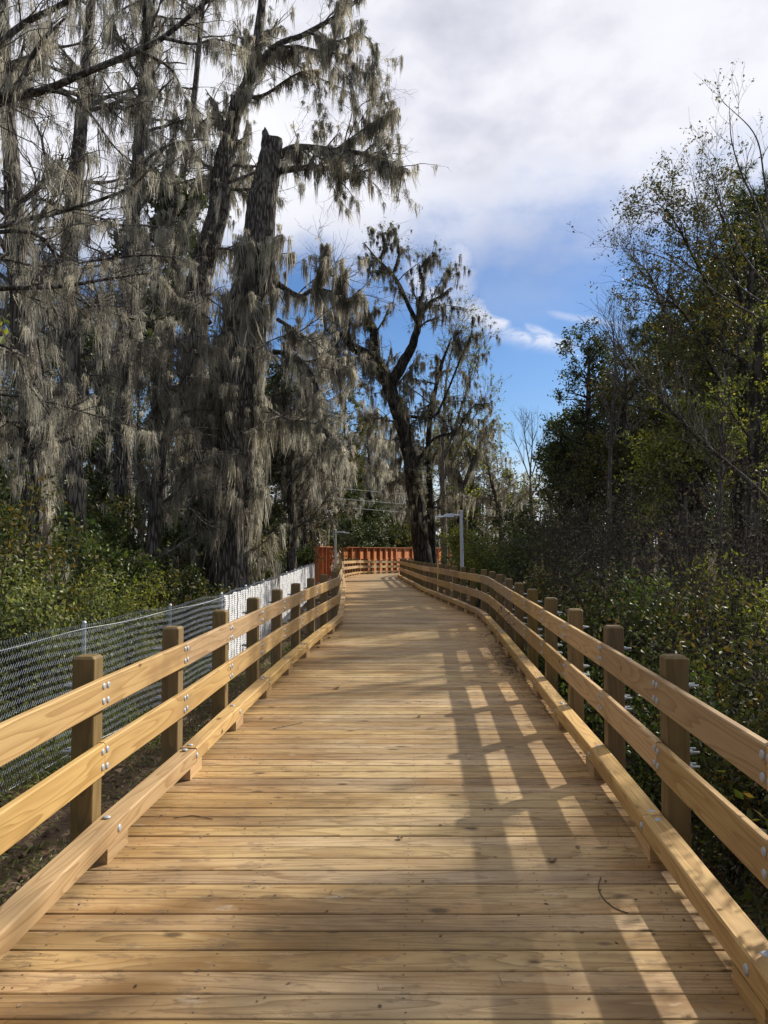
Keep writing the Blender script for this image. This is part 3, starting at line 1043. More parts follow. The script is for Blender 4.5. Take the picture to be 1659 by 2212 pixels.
# red board fences
def red_fence(label, a, b_, ztop0, ztop1, facing, rib=0.68):
    a = np.array(a, float)
    b_ = np.array(b_, float)
    L = np.linalg.norm(b_ - a)
    d = (b_ - a) / L
    nrm_ = np.array([-d[1], d[0]]) * facing
    ang = math.atan2(d[1], d[0])
    t = thing('board_fence', label, 'fence', (a[0], a[1], GZ))
    pb = Buf()
    n = int(L / 0.14)
    for i in range(n):
        f = (i + .5) / n
        c = a + d * L * f - nrm_ * 0.012 + nrm_ * rng.normal() * 0.002
        zt = ztop0 + (ztop1 - ztop0) * f - 0.10
        box(pb, (c[0], c[1], (zt + GZ - 1.6) / 2), (L / n - 0.004, 0.022, zt - GZ + 1.6), ang, along=2)
    pb.build('board_panel', M['red'], t)
    nr = int(round(L / rib))
    for i in range(nr + 1):
        f = i / nr
        c = a + d * L * f + nrm_ * 0.15
        zt = ztop0 + (ztop1 - ztop0) * f - 0.105
        rb = Buf()
        box(rb, (c[0], c[1], (zt + GZ - 1.6) / 2), (0.12, 0.28, zt - GZ + 1.6), ang, along=2)
        rb.build('rib', M['red'], t)
    cb = Buf()
    zm = (ztop0 + ztop1) / 2
    N = 2
    pts = [(*(a + d * L * f + nrm_ * 0.07), ztop0 + (ztop1 - ztop0) * f - 0.02) for f in (0, .5, 1)]
    sweep(cb, pts, rect(-0.20, 0.26, -0.02, 0.02, 0.004))
    sweep(cb, [(p[0] + nrm_[0] * 0.02, p[1] + nrm_[1] * 0.02, p[2]) for p in pts], rect(-0.015, 0.015, -0.16, -0.022, 0.003))
    cb.build('cap_rail', M['red'], t)
    mb = Buf()
    pts = [(*(a + d * L * f + nrm_ * 0.03), (ztop0 + (ztop1 - ztop0) * f) * 0.5 - 0.55) for f in (0, .5, 1)]
    sweep(mb, pts, rect(-0.02, 0.02, -0.05, 0.05, 0.003))
    mb.build('middle_rail', M['red'], t)
    return t


red_fence('rust-red board fence running away along the left side beyond the chain-link fence', (-3.95, 42.3), (-3.92, 59.0), 1.62, 1.46, -1, 2.9)
red_fence('rust-red board fence crossing the view behind the far bend of the boardwalk', (-3.5, 60.0), (1.05, 82.0), 1.46, 1.22, -1, 2.95)
red_fence('farthest stretch of rust-red board fence, showing right of the forked tree trunk', (1.10, 82.2), (9.0, 106.0), 1.22, 1.0, -1, 3.0)

# lamps
def lamp(label, x, y, ztop, arm, grp, lean=0.0):
    t = thing('street_lamp', label, 'street lamp', (x, y, GZ), grp)
    b = Buf()
    batch_tubes(b, np.array([[(x, y, GZ - 0.1), (x + lean, y, ztop)]]), np.array([[0.062, 0.05]]), 12)
    b.build('pole', M['lamp'], t, smooth=True)
    b = Buf()
    box(b, (x, y, GZ + 0.02), (0.26, 0.26, 0.03))
    batch_tubes(b, np.array([[(x, y, GZ + 0.036), (x, y, GZ + 0.14)]]), np.array([[0.10, 0.075]]), 12)
    b.build('base_plate', M['lamp'], t)
    s = 1 if arm > 0 else -1
    xa = x + lean
    L = abs(arm)
    b = Buf()
    batch_tubes(b, np.array([[(xa, y, ztop - 0.13), (xa + s * L * 0.35, y, ztop - 0.13)]]), np.array([[0.032, 0.032]]), 8)
    batch_tubes(b, np.array([[(xa, y, ztop - 0.0), (xa, y, ztop + 0.02), (xa, y, ztop + 0.025)]]), np.array([[0.055, 0.05, 0.002]]), 12)
    b.build('arm', M['lamp'], t, smooth=True)
    # housing: chunky driver box tapering into a thin flat blade
    b = Buf()
    zc = ztop - 0.13
    prof = [(0.26, 0.05, 0.045, 0.0), (0.30, 0.13, 0.085, 0.0), (0.60, 0.15, 0.075, -0.005), (0.66, 0.17, 0.035, -0.03), (0.98, 0.16, 0.028, -0.055), (1.0, 0.12, 0.015, -0.055)]
    V = []
    for (f, hw, hh, dz) in prof:
        xx = xa + s * L * f
        V += [(xx, y - hw, zc + dz - hh * 0.6), (xx, y + hw, zc + dz - hh * 0.6), (xx, y + hw * 0.85, zc + dz + hh * 0.7), (xx, y - hw * 0.85, zc + dz + hh * 0.7)]
    Q = [(i * 4 + k, i * 4 + (k + 1) % 4, (i + 1) * 4 + (k + 1) % 4, (i + 1) * 4 + k) for i in range(len(prof) - 1) for k in range(4)]
    Q += [(0, 3, 2, 1), (20, 21, 22, 23)]
    b.add(V, Q)
    hd = b.build('lamp_head', M['lamp'], t)
    b = Buf()
    box(b, (xa + s * L * 0.82, y, zc - 0.079), (L * 0.26, 0.24, 0.012))
    lo = b.build('lens', M['lens'], t)
    lo.parent = hd
    return t


GR = 'flat-headed path lamps'
lamp('taller grey lamp post behind the right railing, its flat head reaching left over the path', 2.38, 22.6, 2.80, -0.80, GR, -0.06)
lamp('smaller grey lamp post beside the red fence at left, its flat head reaching right', -2.78, 43.0, 2.56, 0.80, GR)
lamp('tiny distant lamp post seen over the red fence to the right of the mossy tree', 7.6, 103.0, 2.2, -0.8, GR)

# power lines
for i, (a, b_, lab) in enumerate([((690, 1044, 74), (900, 1062, 80), 'topmost of the three thin overhead cables above the red fence'),
                                  ((690, 1066, 74), (900, 1084, 80), 'middle one of the three thin overhead cables above the red fence'),
                                  ((690, 1084, 74), (900, 1102, 80), 'lowest of the three thin overhead cables above the red fence')]):
    A, B_ = P(*a), P(*b_)
    d = B_ - A
    A2, B2 = A - d * 1.2, B_ + d * 1.2
    pts = np.array([A2 * (1 - f) + B2 * f - np.array([0, 0, 0.35 * 4 * f * (1 - f)]) for f in np.linspace(0, 1, 20)])
    b = Buf()
    batch_tubes(b, pts[None], np.full((1, 20), 0.016), 4)
    tag(b.build('power_cable', M['cable'], origin=tuple(A2)), lab, 'cable', 'overhead cables')


# ------------------------------------------------------------------ vegetation
def at(px, py, d):
    return P(px, py, d)


def base_at(px, d):
    a, _ = ray(px, 1300)
    return np.array([a * d, d, gz(a * d, d)])


def path(pix, d0, d1=None):
    d1 = d0 if d1 is None else d1
    n = len(pix)
    out = []
    for i, p in enumerate(pix):
        d = p[2] if len(p) > 2 else d0 + (d1 - d0) * i / max(1, n - 1)
        out.append(at(p[0], p[1], d))
    return out


def rooted(pix, d, flare=0.15):
    pts = path(pix, d)
    pts[0][2] = gz(pts[0][0], pts[0][1]) - 0.15
    return pts


FOREST_L = 'moss-hung trees on the left side'
FOREST_R = 'trees on the right side'
CENTRE = 'trees beyond the red fence'


def mossy(label, pix, d, radii, seed, n1=26, L1=(1.5, 4), n2=160, L2=(0.6, 1.8), n3=500, moss=900, ml=(0.3, 1.6), mw=(0.05, 0.16), M_=14, sw=0.018,
          limbs=(), tr=(0.3, 1), droop=-0.06, leaf=0, leafmat='leaf_olive', group=FOREST_L, mossmat='moss', bark='bark', trunkmoss=0, name='mossy_tree', lsize=0.09, bias=None, twig='twig', mtr=(0.1, 1), xmax=None):
    T = Tree(name, label, 'tree', base_at(pix[0][0], d), seed, bark, twig, leafmat, mossmat, group)
    T.xmax = xmax
    if group == FOREST_L:
        moss = int(moss * 0.78)
        trunkmoss = int(trunkmoss * 0.75)
    main = T.limb(rooted(pix, d), radii, sides=14)
    for lp in limbs:
        T.limb(path(lp[0], lp[1], lp[2]), lp[3], sides=6)
    k1 = T.kids(T.levels[0], n1, L1, 8, (0.7, 1.4), 0.4, 0.012, 0.07, droop * 0.5, 0.16, tr, 5, bias)
    k2 = T.kids(k1 + k1[:n1 // 2], n2, L2, 6, (0.4, 1.1), 0.5, 0.007, 0.03, droop, 0.22, (0.1, 1), 3)
    if n3:
        k3 = T.kids(k2, n3, (0.25, 0.9), 5, (0.3, 1.0), 0.6, 0.005, 0.012, droop * 0.3, 0.25, (0.2, 1), 3)
    else:
        k3 = k2
    if moss:
        T.moss(k1, int(moss * 0.45), ml, mw, M_, sw, mtr)
        T.moss(k2, int(moss * 0.55), (ml[0], ml[1] * 0.8), mw, M_, sw)
    if trunkmoss:
        T.moss(T.levels[0][:1], trunkmoss, (ml[0], ml[1] * 0.9), (mw[0], mw[1] * 1.3), M_, sw, (0.12, 0.95), spread=max(radii) * 0.75)
    if len(limbs) and moss:
        T.moss(T.levels[0][1:], int(moss * 0.25), (ml[0] * 0.7, ml[1] * 0.7), mw, M_, sw)
    if leaf:
        T.leaf(k3, leaf, lsize, 0.15)
    return T.done()


# ---- the great snapped trunk
T = Tree('snapped_tree', 'huge snapped-off tree trunk wrapped in hanging grey moss behind the chain-link fence', 'tree', base_at(500, 24), 11, group=FOREST_L)
T.limb(rooted([(500, 1300), (499, 1180), (500, 1050), (508, 900), (524, 750), (545, 600), (562, 480), (578, 380), (588, 300)], 24),
       [.85, .62, .60, .62, .64, .60, .52, .46, .40, .33], K=60, sides=26, rough=0.035)
T.limb(rooted([(462, 1300), (462, 1100), (468, 950), (485, 800), (508, 660)], 24.6), [.5, .42, .40, .36, .24], K=30, sides=14)
T.limb(path([(576, 315), (574, 290), (572, 274)], 24), [.20, .12, .01], sides=6, parent=False)
T.limb(path([(598, 320), (604, 306), (603, 298)], 24), [.16, .10, .02], sides=6, parent=False)
T.limb(path([(588, 310), (590, 296)], 24), [.22, .04], sides=6, parent=False)
big = list(T.levels[0])
lim = [([(585, 602), (645, 640), (675, 626), (720, 632), (752, 646), (778, 625)], 24, 23, [.11, .08, .06, .04, .02]),
       ([(675, 626), (690, 590), (700, 560), (708, 525)], 23.6, 23.4, [.05, .03, .01]),
       ([(715, 632), (735, 612), (745, 580)], 23.4, 23.2, [.04, .02, .01]),
       ([(600, 690), (650, 722), (700, 772), (765, 800)], 24, 22.5, [.07, .05, .03, .015]),
       ([(575, 880), (620, 905), (680, 915), (742, 960)], 24, 22, [.06, .05, .03, .015]),
       ([(600, 338), (640, 318), (725, 325), (780, 330), (830, 350), (882, 366)], 24, 23, [.14, .10, .08, .05, .02]),
       ([(602, 372), (660, 362), (700, 362), (750, 378), (800, 366), (865, 345)], 24, 24.5, [.12, .09, .06, .04, .02]),
       ([(725, 325), (770, 290), (810, 262), (860, 232)], 23.6, 23, [.06, .03, .02, .01]),
       ([(590, 760), (640, 770), (680, 820), (700, 900)], 23.5, 22.5, [.08, .06, .04, .02]),
       ([(450, 850), (400, 830), (350, 860), (310, 930)], 23.5, 22, [.09, .06, .04, .02]),
       ([(455, 700), (420, 660), (380, 640), (350, 600)], 24, 23, [.08, .06, .03, .02])]
for lp in lim:
    T.limb(path(lp[0], lp[1], lp[2]), lp[3], sides=6)
ls = T.levels[0][2:]
k1 = T.kids(ls, 130, (0.8, 2.4), 7, (0.5, 1.3), 0.5, 0.010, 0.03, -0.02, 0.2, (0.15, 1), 4)
k2 = T.kids(k1, 520, (0.4, 1.3), 6, (0.4, 1.1), 0.6, 0.006, 0.014, 0.02, 0.25, (0.1, 1), 3)
k3 = T.kids(k2, 1100, (0.2, 0.7), 4, (0.4, 1.0), 0.6, 0.005, 0.009, 0.02, 0.25, (0.1, 1), 3)
kb = T.kids(big, 90, (0.8, 2.6), 7, (0.8, 1.5), 0.1, 0.012, 0.04, -0.12, 0.2, (0.08, 0.70), 4)
T.moss(ls, 560, (0.3, 1.6), (0.06, 0.17), 22, 0.020)
T.moss(k1, 560, (0.2, 1.2), (0.04, 0.13), 16, 0.017)
T.moss(kb, 900, (0.5, 2.2), (0.06, 0.20), 18, 0.02, (0.0, 1))
T.moss(big, 900, (0.5, 2.4), (0.06, 0.18), 20, 0.020, (0.16, 0.72), spread=0.40)
T.done()

# ---- leaning mossy tree behind it
mossy('tall leaning tree with moss-hung limbs reaching the top edge, left of the snapped trunk',
      [(398, 1290), (404, 1100), (410, 900), (418, 700), (440, 575), (465, 475), (480, 375), (492, 300), (505, 250), (530, 190), (550, 125), (562, 50), (568, -80)], 27,
      [.62, .50, .46, .42, .38, .34, .28, .24, .20, .16, .12], 12, 46, (1.2, 3.6), 330, (0.6, 2.0), 1100, 1350, (0.25, 1.6), (0.05, 0.17), 18, 0.020,
      limbs=[([(530, 190), (590, 105), (665, 70), (750, 20), (810, -50)], 27, 26, [.15, .12, .09, .07, .05]),
             ([(590, 105), (640, 100), (700, 112), (755, 118)], 26.7, 26, [.08, .06, .04, .02]),
             ([(520, 210), (570, 205), (640, 160), (690, 150)], 27, 27.5, [.08, .06, .04, .02]),
             ([(470, 440), (500, 400), (520, 330), (535, 260)], 27.5, 28, [.12, .09, .06, .04]),
             ([(425, 680), (390, 600), (370, 520), (380, 420), (360, 320)], 27, 28, [.16, .13, .10, .07, .04]),
             ([(665, 70), (720, 90), (780, 75), (815, 110)], 26.3, 26, [.05, .04, .03, .02])],
      trunkmoss=260, tr=(0.25, 1))

# ---- mossy trees filling the left side
mossy('moss-smothered tree trunk nearest the left edge of the picture', [(75, 1320), (72, 1150), (70, 1000), (58, 800), (42, 600), (28, 400), (12, 150), (0, -120)], 15,
      [.34, .26, .24, .22, .19, .16, .12, .1], 13, 30, (1.0, 3.0), 200, (0.5, 1.4), 500, 560, (0.3, 1.5), (0.05, 0.13), trunkmoss=240, sw=0.012, tr=(0.3, 1), mossmat='moss')
mossy('moss-draped tree standing second from the left edge', [(170, 1260), (160, 1050), (150, 800), (152, 550), (170, 300), (190, 80), (205, -120)], 20,
      [.34, .28, .25, .22, .18, .14, .10], 14, 36, (1.0, 3.2), 240, (0.5, 1.6), 600, 680, (0.4, 1.9), (0.06, 0.16), trunkmoss=200, sw=0.014)
mossy('moss-draped straight tree between the left-edge trees and the dark magnolia', [(268, 1230), (264, 1000), (270, 800), (282, 550), (300, 300), (312, 90), (322, -120)], 25,
      [.36, .30, .27, .24, .19, .14, .10], 15, 40, (1.2, 3.6), 260, (0.6, 1.9), 600, 720, (0.4, 2.1), (0.07, 0.18), trunkmoss=200, sw=0.017)
mossy('thin mossy tree with a forked top behind the leaning tree', [(345, 1230), (350, 1000), (362, 800), (372, 600), (392, 400), (420, 200), (440, 0), (450, -120)], 36,
      [.34, .28, .26, .22, .18, .14, .10, .08], 16, 40, (1.5, 4.5), 300, (0.8, 2.4), 600, 620, (0.5, 2.4), (0.08, 0.22), sw=0.022)
mossy('low grey tree hung with curtains of moss to the right of the snapped trunk', [(632, 1250), (630, 1130), (624, 980), (616, 850), (610, 740)], 38,
      [.28, .22, .18, .14, .08], 17, 60, (2.0, 4.6), 420, (0.8, 2.2), 800, 1250, (0.4, 1.9), (0.06, 0.16), trunkmoss=80, droop=-0.10, sw=0.019, tr=(0.15, 1), bias=(0.12, 0, 0.1), xmax=-4.3)
mossy('grey moss-curtained tree overhanging the red fence at its left end', [(655, 1215), (652, 1120), (648, 1000), (646, 900), (655, 800)], 47,
      [.34, .28, .24, .18, .10], 18, 50, (2.0, 4.2), 340, (1.0, 2.6), 700, 800, (0.6, 2.4), (0.10, 0.24), droop=-0.08, sw=0.027, tr=(0.2, 1), leaf=2500, lsize=0.16, xmax=-4.6)
mossy('dark mossy stem leaning beside the foot of the leaning tree', [(320, 1250), (335, 1100), (360, 950), (400, 820), (420, 700)], 22, [.22, .18, .15, .12, .07], 19, 26, (1.0, 3.0),
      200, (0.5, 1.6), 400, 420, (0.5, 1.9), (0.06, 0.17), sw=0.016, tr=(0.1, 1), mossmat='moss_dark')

# ---- near limbs reaching in from beyond the left edge
T = Tree('overhanging_tree', 'bare tree beyond the left edge whose mossy limbs reach in across the upper left', 'tree', base_at(-560, 11), 21, group=FOREST_L)
T.limb(rooted([(-560, 1500), (-540, 1100), (-480, 700), (-400, 420), (-290, 330)], 11), [.3, .25, .2, .15, .1], sides=12)
lim = [([(-290, 330), (-120, 262), (0, 218), (60, 205), (120, 185), (200, 152), (300, 108), (352, 82), (450, 0), (530, -90)], 11, 11.5, [.10, .075, .06, .055, .05, .045, .04, .03, .02]),
       ([(-200, 300), (-80, 160), (0, 95), (50, 52), (140, 5), (220, -60)], 10.6, 10.8, [.08, .06, .05, .045, .04, .03]),
       ([(-200, 300), (-60, 230), (30, 190), (85, 95), (140, 40)], 10.6, 10.2, [.06, .05, .04, .03, .015]),
       ([(-400, 520), (-60, 500), (0, 490), (80, 468), (130, 458), (235, 425), (300, 390), (372, 300)], 11, 12, [.06, .04, .035, .03, .02, .01]),
       ([(-450, 640), (0, 625), (130, 618), (250, 600), (330, 588)], 11, 11.5, [.05, .035, .03, .02, .008]),
       ([(-450, 600), (-50, 560), (100, 575), (300, 552), (420, 562)], 12, 13, [.05, .03, .022, .016, .006]),
       ([(60, 195), (130, 200), (190, 240), (260, 330), (340, 375)], 11, 12, [.035, .025, .018, .012, .006]),
       ([(352, 82), (420, 95), (470, 85), (540, 110)], 11.3, 12, [.03, .02, .012, .006]),
       ([(-450, 760), (-20, 740), (60, 830), (112, 905), (118, 960)], 10, 11, [.04, .022, .018, .012, .006]),
       ([(-450, 820), (0, 852), (110, 870), (230, 905), (340, 935)], 11, 12, [.04, .02, .016, .01, .005]),
       ([(-300, 560), (60, 500), (150, 630), (230, 672), (330, 692), (445, 650)], 11, 13, [.04, .03, .02, .016, .012, .006]),
       ([(300, 108), (370, 150), (400, 210), (440, 250)], 11.3, 12.4, [.03, .02, .012, .006])]
for lp in lim:
    T.limb(path(lp[0], lp[1], lp[2]), lp[3], sides=6, rough=0.03)
ls = T.levels[0][1:]
k1 = T.kids(ls, 210, (0.4, 1.7), 8, (0.3, 1.1), 0.5, 0.005, 0.014, -0.03, 0.16, (0.2, 1), 4)
k2 = T.kids(k1, 700, (0.2, 0.8), 6, (0.4, 1.1), 0.6, 0.003, 0.007, 0.0, 0.22, (0.1, 1), 3)
k3 = T.kids(k2, 900, (0.1, 0.4), 4, (0.4, 1.1), 0.6, 0.0025, 0.004, 0.0, 0.25, (0.1, 1), 3)
T.moss(ls, 170, (0.15, 0.9), (0.03, 0.09), 16, 0.008, (0.3, 1))
T.moss(k1, 260, (0.15, 0.8), (0.02, 0.08), 14, 0.007)
T.done()

# ---- dark magnolia on the left
def leafy(label, pix, d, radii, seed, n1, L1, n2, L2, nleaf, size, leafmat, group, aspect=0.5, name='leafy_tree', tr=(0.3, 1), n3=0, bark='bark_far', droop=0.02, moss=0, limbs=(), spread=0.15, bias=None, twig='twig_dark', cat='tree', mossmat='moss', ld=0.3):
    T = Tree(name, label, cat, base_at(pix[0][0], d), seed, bark, twig, leafmat, mossmat, group)
    T.limb(rooted(pix, d), radii, sides=10)
    for lp in limbs:
        T.limb(path(lp[0], lp[1], lp[2]), lp[3], sides=6)
    k1 = T.kids(T.levels[0], n1, L1, 8, (0.6, 1.3), 0.45, 0.010, 0.07, droop, 0.15, tr, 4, bias)
    k2 = T.kids(k1, n2, L2, 6, (0.4, 1.1), 0.5, 0.006, 0.02, droop, 0.2, (0.25, 1), 3)
    k3 = T.kids(k2, n3, (0.25, 0.7), 4, (0.3, 1.0), 0.6, 0.005, 0.01, droop, 0.22, (0.25, 1), 3) if n3 else k2
    T.leaf(k3, nleaf, size, spread, aspect, (0.3, 1), ld)
    if moss:
        T.moss(k1, moss, (0.3, 1.3), (0.06, 0.16), 12, 0.02 * d / 30)
    return T.done()


leafy('dark glossy-leaved magnolia between the mossy trees at left', [(352, 1240), (346, 1000), (342, 760), (338, 560), (346, 420)], 30, [.3, .26, .22, .15, .06], 31, 46, (1.2, 2.9), 300, (0.6, 1.3), 9000, 0.26,
      'leaf_dark', FOREST_L, 0.45, 'magnolia_tree', (0.35, 1), bark='bark', moss=60)
leafy('dark evergreen standing low behind the left-edge mossy trees', [(215, 1230), (215, 1100), (212, 900), (206, 700)], 34, [.3, .24, .18, .08], 32, 46, (1.5, 3.6), 300, (0.7, 1.6), 9000, 0.24,
      'leaf_dark', FOREST_L, 0.5, 'evergreen_tree', (0.1, 1), bark='bark', moss=120)
leafy('dark evergreen at the far left behind the green shrubs', [(60, 1240), (55, 1080), (50, 900), (48, 700)], 26, [.3, .24, .18, .08], 33, 44, (1.5, 3.4), 300, (0.7, 1.5), 8000, 0.20,
      'leaf_dark', FOREST_L, 0.5, 'evergreen_tree', (0.1, 1), bark='bark', moss=140)
leafy('dark evergreen undergrowth tree behind the snapped trunk', [(560, 1250), (556, 1120), (552, 980), (548, 850)], 38, [.3, .24, .18, .08], 34, 46, (1.5, 4.0), 320, (0.7, 1.8), 9000, 0.24,
      'leaf_dark', FOREST_L, 0.5, 'evergreen_tree', (0.1, 1), bark='bark', moss=160)


# ---- shrubs
def shrub(label, px, d, topy, wid, leafmat, nleaf, size, seed, group, stems=9, name='shrub', aspect=0.5, twig='twig_dark', depth=1.0, n2=260, cat='shrub', moss=0, spread=0.10, dens=1.0):
    b = base_at(px, d)
    h = at(px, topy, d)[2] - b[2]
    T = Tree(name, label, cat, b, seed, twig, twig, leafmat, 'moss', group)
    r = T.r
    for s in range(stems):
        a = r.uniform(0, 2 * math.pi)
        q = r.uniform(0.15, 1.0) ** 0.6
        ex = np.array([math.cos(a) * wid * q, math.sin(a) * wid * q * depth, 0])
        hh = h * (1.02 - 0.42 * q ** 2) * r.uniform(0.85, 1.0)
        s0 = b + ex * 0.15 + np.array([0, 0, -0.05])
        T.limb([s0, s0 + ex * 0.25 + [0, 0, hh * 0.4], s0 + ex * 0.65 + [0, 0, hh * 0.78], s0 + ex * 0.9 + [0, 0, hh]], [0.035 * h / 3, 0.02 * h / 3, 0.012, 0.006], K=10, sides=5)
    sc = max(h, wid)
    k1 = T.kids(T.levels[0], n2 // 3, (0.18 * sc, 0.42 * sc), 6, (0.5, 1.2), 0.5, 0.005, 0.014, 0.03, 0.18, (0.15, 1), 4)
    k2 = T.kids(k1, n2, (0.10 * sc, 0.26 * sc), 5, (0.4, 1.1), 0.5, 0.003, 0.008, 0.02, 0.2, (0.2, 1), 3)
    T.leaf(k2, nleaf, size, spread, aspect, (0.1, 1), 0.2)
    if moss:
        T.moss(k1, moss, (0.15, 0.6), (0.04, 0.10), 12, 0.012)
    return T.done()


GL = 'green shrubs behind the chain-link fence'
shrub('tall pale-green shrub at the left edge, topmost of the shrubs behind the fence', 5, 13.5, 1050, 1.3, 'leaf_olive', 5200, 0.10, 41, GL)
shrub('bright green shrub at the left edge, low down behind the chain-link fence', 30, 12.2, 1225, 1.0, 'leaf_bright', 4400, 0.085, 42, GL, stems=8)
shrub('yellow-green feathery shrub second from the left just behind the fence', 150, 14.2, 1222, 1.1, 'leaf_bright', 4200, 0.085, 43, GL, aspect=0.35)
shrub('broad-leaved shrub below the moss-smothered trunk', 125, 17, 1140, 1.5, 'leaf_ivy', 4800, 0.11, 44, GL)
shrub('darker green shrub in the middle of the left thicket', 240, 19, 1175, 1.5, 'leaf_ivy', 4600, 0.12, 45, GL)
shrub('bright spreading shrub close to the first visible fence post', 270, 16.6, 1250, 1.1, 'leaf_yellow', 3200, 0.09, 46, GL, aspect=0.35)
shrub('green shrub crowding the foot of the leaning tree', 345, 22.5, 1185, 1.5, 'leaf_dark', 5000, 0.12, 47, GL)
shrub('low green shrub just behind the fence left of the snapped trunk', 392, 21, 1243, 1.2, 'leaf_olive', 4200, 0.10, 48, GL)
shrub('dim shrub behind the left thicket under the dark evergreen', 90, 20, 1055, 2.2, 'leaf_ivy', 6500, 0.15, 49, GL)
shrub('tangled shrub under the second mossy tree', 190, 23, 1110, 2.2, 'leaf_olive', 6000, 0.15, 50, GL)
shrub('dark shrub under the magnolia', 300, 25, 1080, 2.4, 'leaf_dark', 6000, 0.17, 51, GL)
shrub('olive shrub right of the snapped trunk, half hidden by moss curtains', 545, 30, 1150, 1.3, 'leaf_olive', 4500, 0.13, 52, GL, moss=60)
shrub('greenish shrub behind the white screen of the fence', 600, 41, 1150, 1.8, 'leaf_ivy', 5500, 0.16, 53, GL)
shrub('dark shrub at the near end of the red fence', 632, 50, 1120, 2.0, 'leaf_dark', 5500, 0.20, 54, GL)
shrub('shrub on the ground under the leaning dark stem', 425, 26, 1185, 1.6, 'leaf_olive', 5000, 0.13, 55, GL, moss=60)

# ---- the mossy oak beside the far bend
mossy('big dark forked tree with moss strands beside the far bend of the right railing',
      [(912, 1240), (908, 1160), (900, 1080), (888, 1000), (872, 930), (852, 870), (835, 820), (805, 775), (765, 752), (735, 722), (700, 712)], 44,
      [.58, .48, .46, .50, .46, .42, .36, .34, .28, .18, .05], 61, 100, (1.0, 3.6), 700, (0.5, 1.7), 2200, 2100, (0.2, 1.5), (0.05, 0.15), sw=0.022,
      limbs=[([(838, 828), (862, 802), (884, 762), (898, 722), (906, 680), (908, 640)], 44, 43.4, [.42, .38, .32, .26, .20, .10]),
             ([(903, 700), (886, 668), (860, 612), (838, 582), (815, 560), (786, 524)], 43.5, 43, [.15, .12, .10, .08, .05, .03]),
             ([(820, 560), (830, 530), (826, 500)], 43, 43, [.06, .04, .02]),
             ([(815, 790), (808, 720), (792, 680), (788, 645)], 44, 44.5, [.34, .30, .24, .12]),
             ([(905, 690), (925, 655), (950, 640), (975, 620)], 43.5, 43, [.12, .08, .05, .02]),
             ([(906, 660), (915, 615), (905, 575)], 43.5, 43.2, [.12, .07, .03]),
             ([(850, 590), (862, 545), (855, 510)], 43.2, 43, [.07, .05, .02]),
             ([(880, 900), (935, 900), (960, 860), (1000, 760), (1020, 720)], 44, 45, [.11, .09, .07, .05, .02]),
             ([(895, 1010), (935, 950), (985, 930), (1020, 880), (1060, 870)], 44, 43, [.11, .08, .06, .04, .02]),
             ([(935, 1240), (930, 1100), (925, 1000), (930, 900), (950, 800), (975, 730)], 45.5, 46, [.26, .24, .20, .16, .12, .05]),
             ([(765, 752), (745, 700), (735, 660)], 43.5, 43, [.08, .05, .02])],
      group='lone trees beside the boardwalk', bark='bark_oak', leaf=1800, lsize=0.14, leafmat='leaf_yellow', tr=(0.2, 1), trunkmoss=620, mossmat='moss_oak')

# ---- trees beyond the red fence
leafy('olive-leaved tree rising behind the left half of the red fence', [(735, 1185), (738, 1080), (742, 960), (745, 850), (742, 790)], 84, [.3, .26, .2, .14, .06], 62, 60, (1.8, 4.2), 360, (1.0, 2.2), 8000, 0.30, 'leaf_olive', CENTRE, n3=700, moss=140, tr=(0.2, 1))
mossy('grey moss-laden tree directly above the middle of the red fence', [(800, 1190), (800, 1080), (798, 980), (792, 900)], 92, [.34, .3, .2, .08], 63, 50, (2.5, 5.5), 320, (1.2, 3.0), 500, 700, (1.0, 4.0), (0.16, 0.4), sw=0.05, M_=12, group=CENTRE, tr=(0.25, 1))
mossy('second grey mossy tree behind the red fence, just left of the forked tree', [(852, 1190), (850, 1090), (848, 990), (842, 915)], 100, [.4, .34, .24, .08], 64, 50, (2.5, 5.5), 320, (1.2, 3.0), 500, 700, (1.0, 4.2), (0.16, 0.4), sw=0.05, M_=12, group=CENTRE, tr=(0.25, 1))
mossy('bare grey tree left of the olive tree behind the red fence', [(700, 1185), (702, 1080), (708, 980), (712, 900)], 78, [.3, .26, .2, .08], 65, 50, (2.0, 4.5), 320, (1.0, 2.6), 700, 500, (0.8, 3.0), (0.14, 0.34), sw=0.04, M_=12, group=CENTRE, tr=(0.25, 1))
leafy('dark round evergreen behind the red fence under the grey mossy trees', [(790, 1190), (790, 1150), (792, 1115), (794, 1085)], 92, [.25, .2, .15, .06], 66, 60, (1.5, 3.2), 360, (0.8, 1.6), 9000, 0.28, 'leaf_dark', CENTRE, tr=(0.05, 1), name='evergreen_tree')
leafy('dark magnolia between the smaller lamp post and the grey mossy tree', [(742, 1190), (742, 1130), (744, 1080), (746, 1050)], 82, [.25, .2, .15, .06], 67, 60, (1.4, 3.0), 360, (0.8, 1.6), 9000, 0.30, 'leaf_dark', CENTRE, tr=(0.05, 1), name='magnolia_tree')
leafy('dark bushy evergreen just right of the forked tree foot', [(1012, 1200), (1012, 1150), (1010, 1100), (1006, 1060)], 76, [.25, .2, .15, .06], 68, 60, (1.2, 2.6), 360, (0.8, 1.8), 9500, 0.28, 'leaf_dark', CENTRE, tr=(0.05, 1), name='evergreen_tree')
leafy('olive bush behind the red fence between the grey mossy tree and the forked tree', [(868, 1195), (868, 1150), (868, 1110)], 100, [.2, .15, .06], 69, 50, (1.2, 2.6), 320, (0.7, 1.5), 6000, 0.24, 'leaf_olive', CENTRE, tr=(0.05, 1))
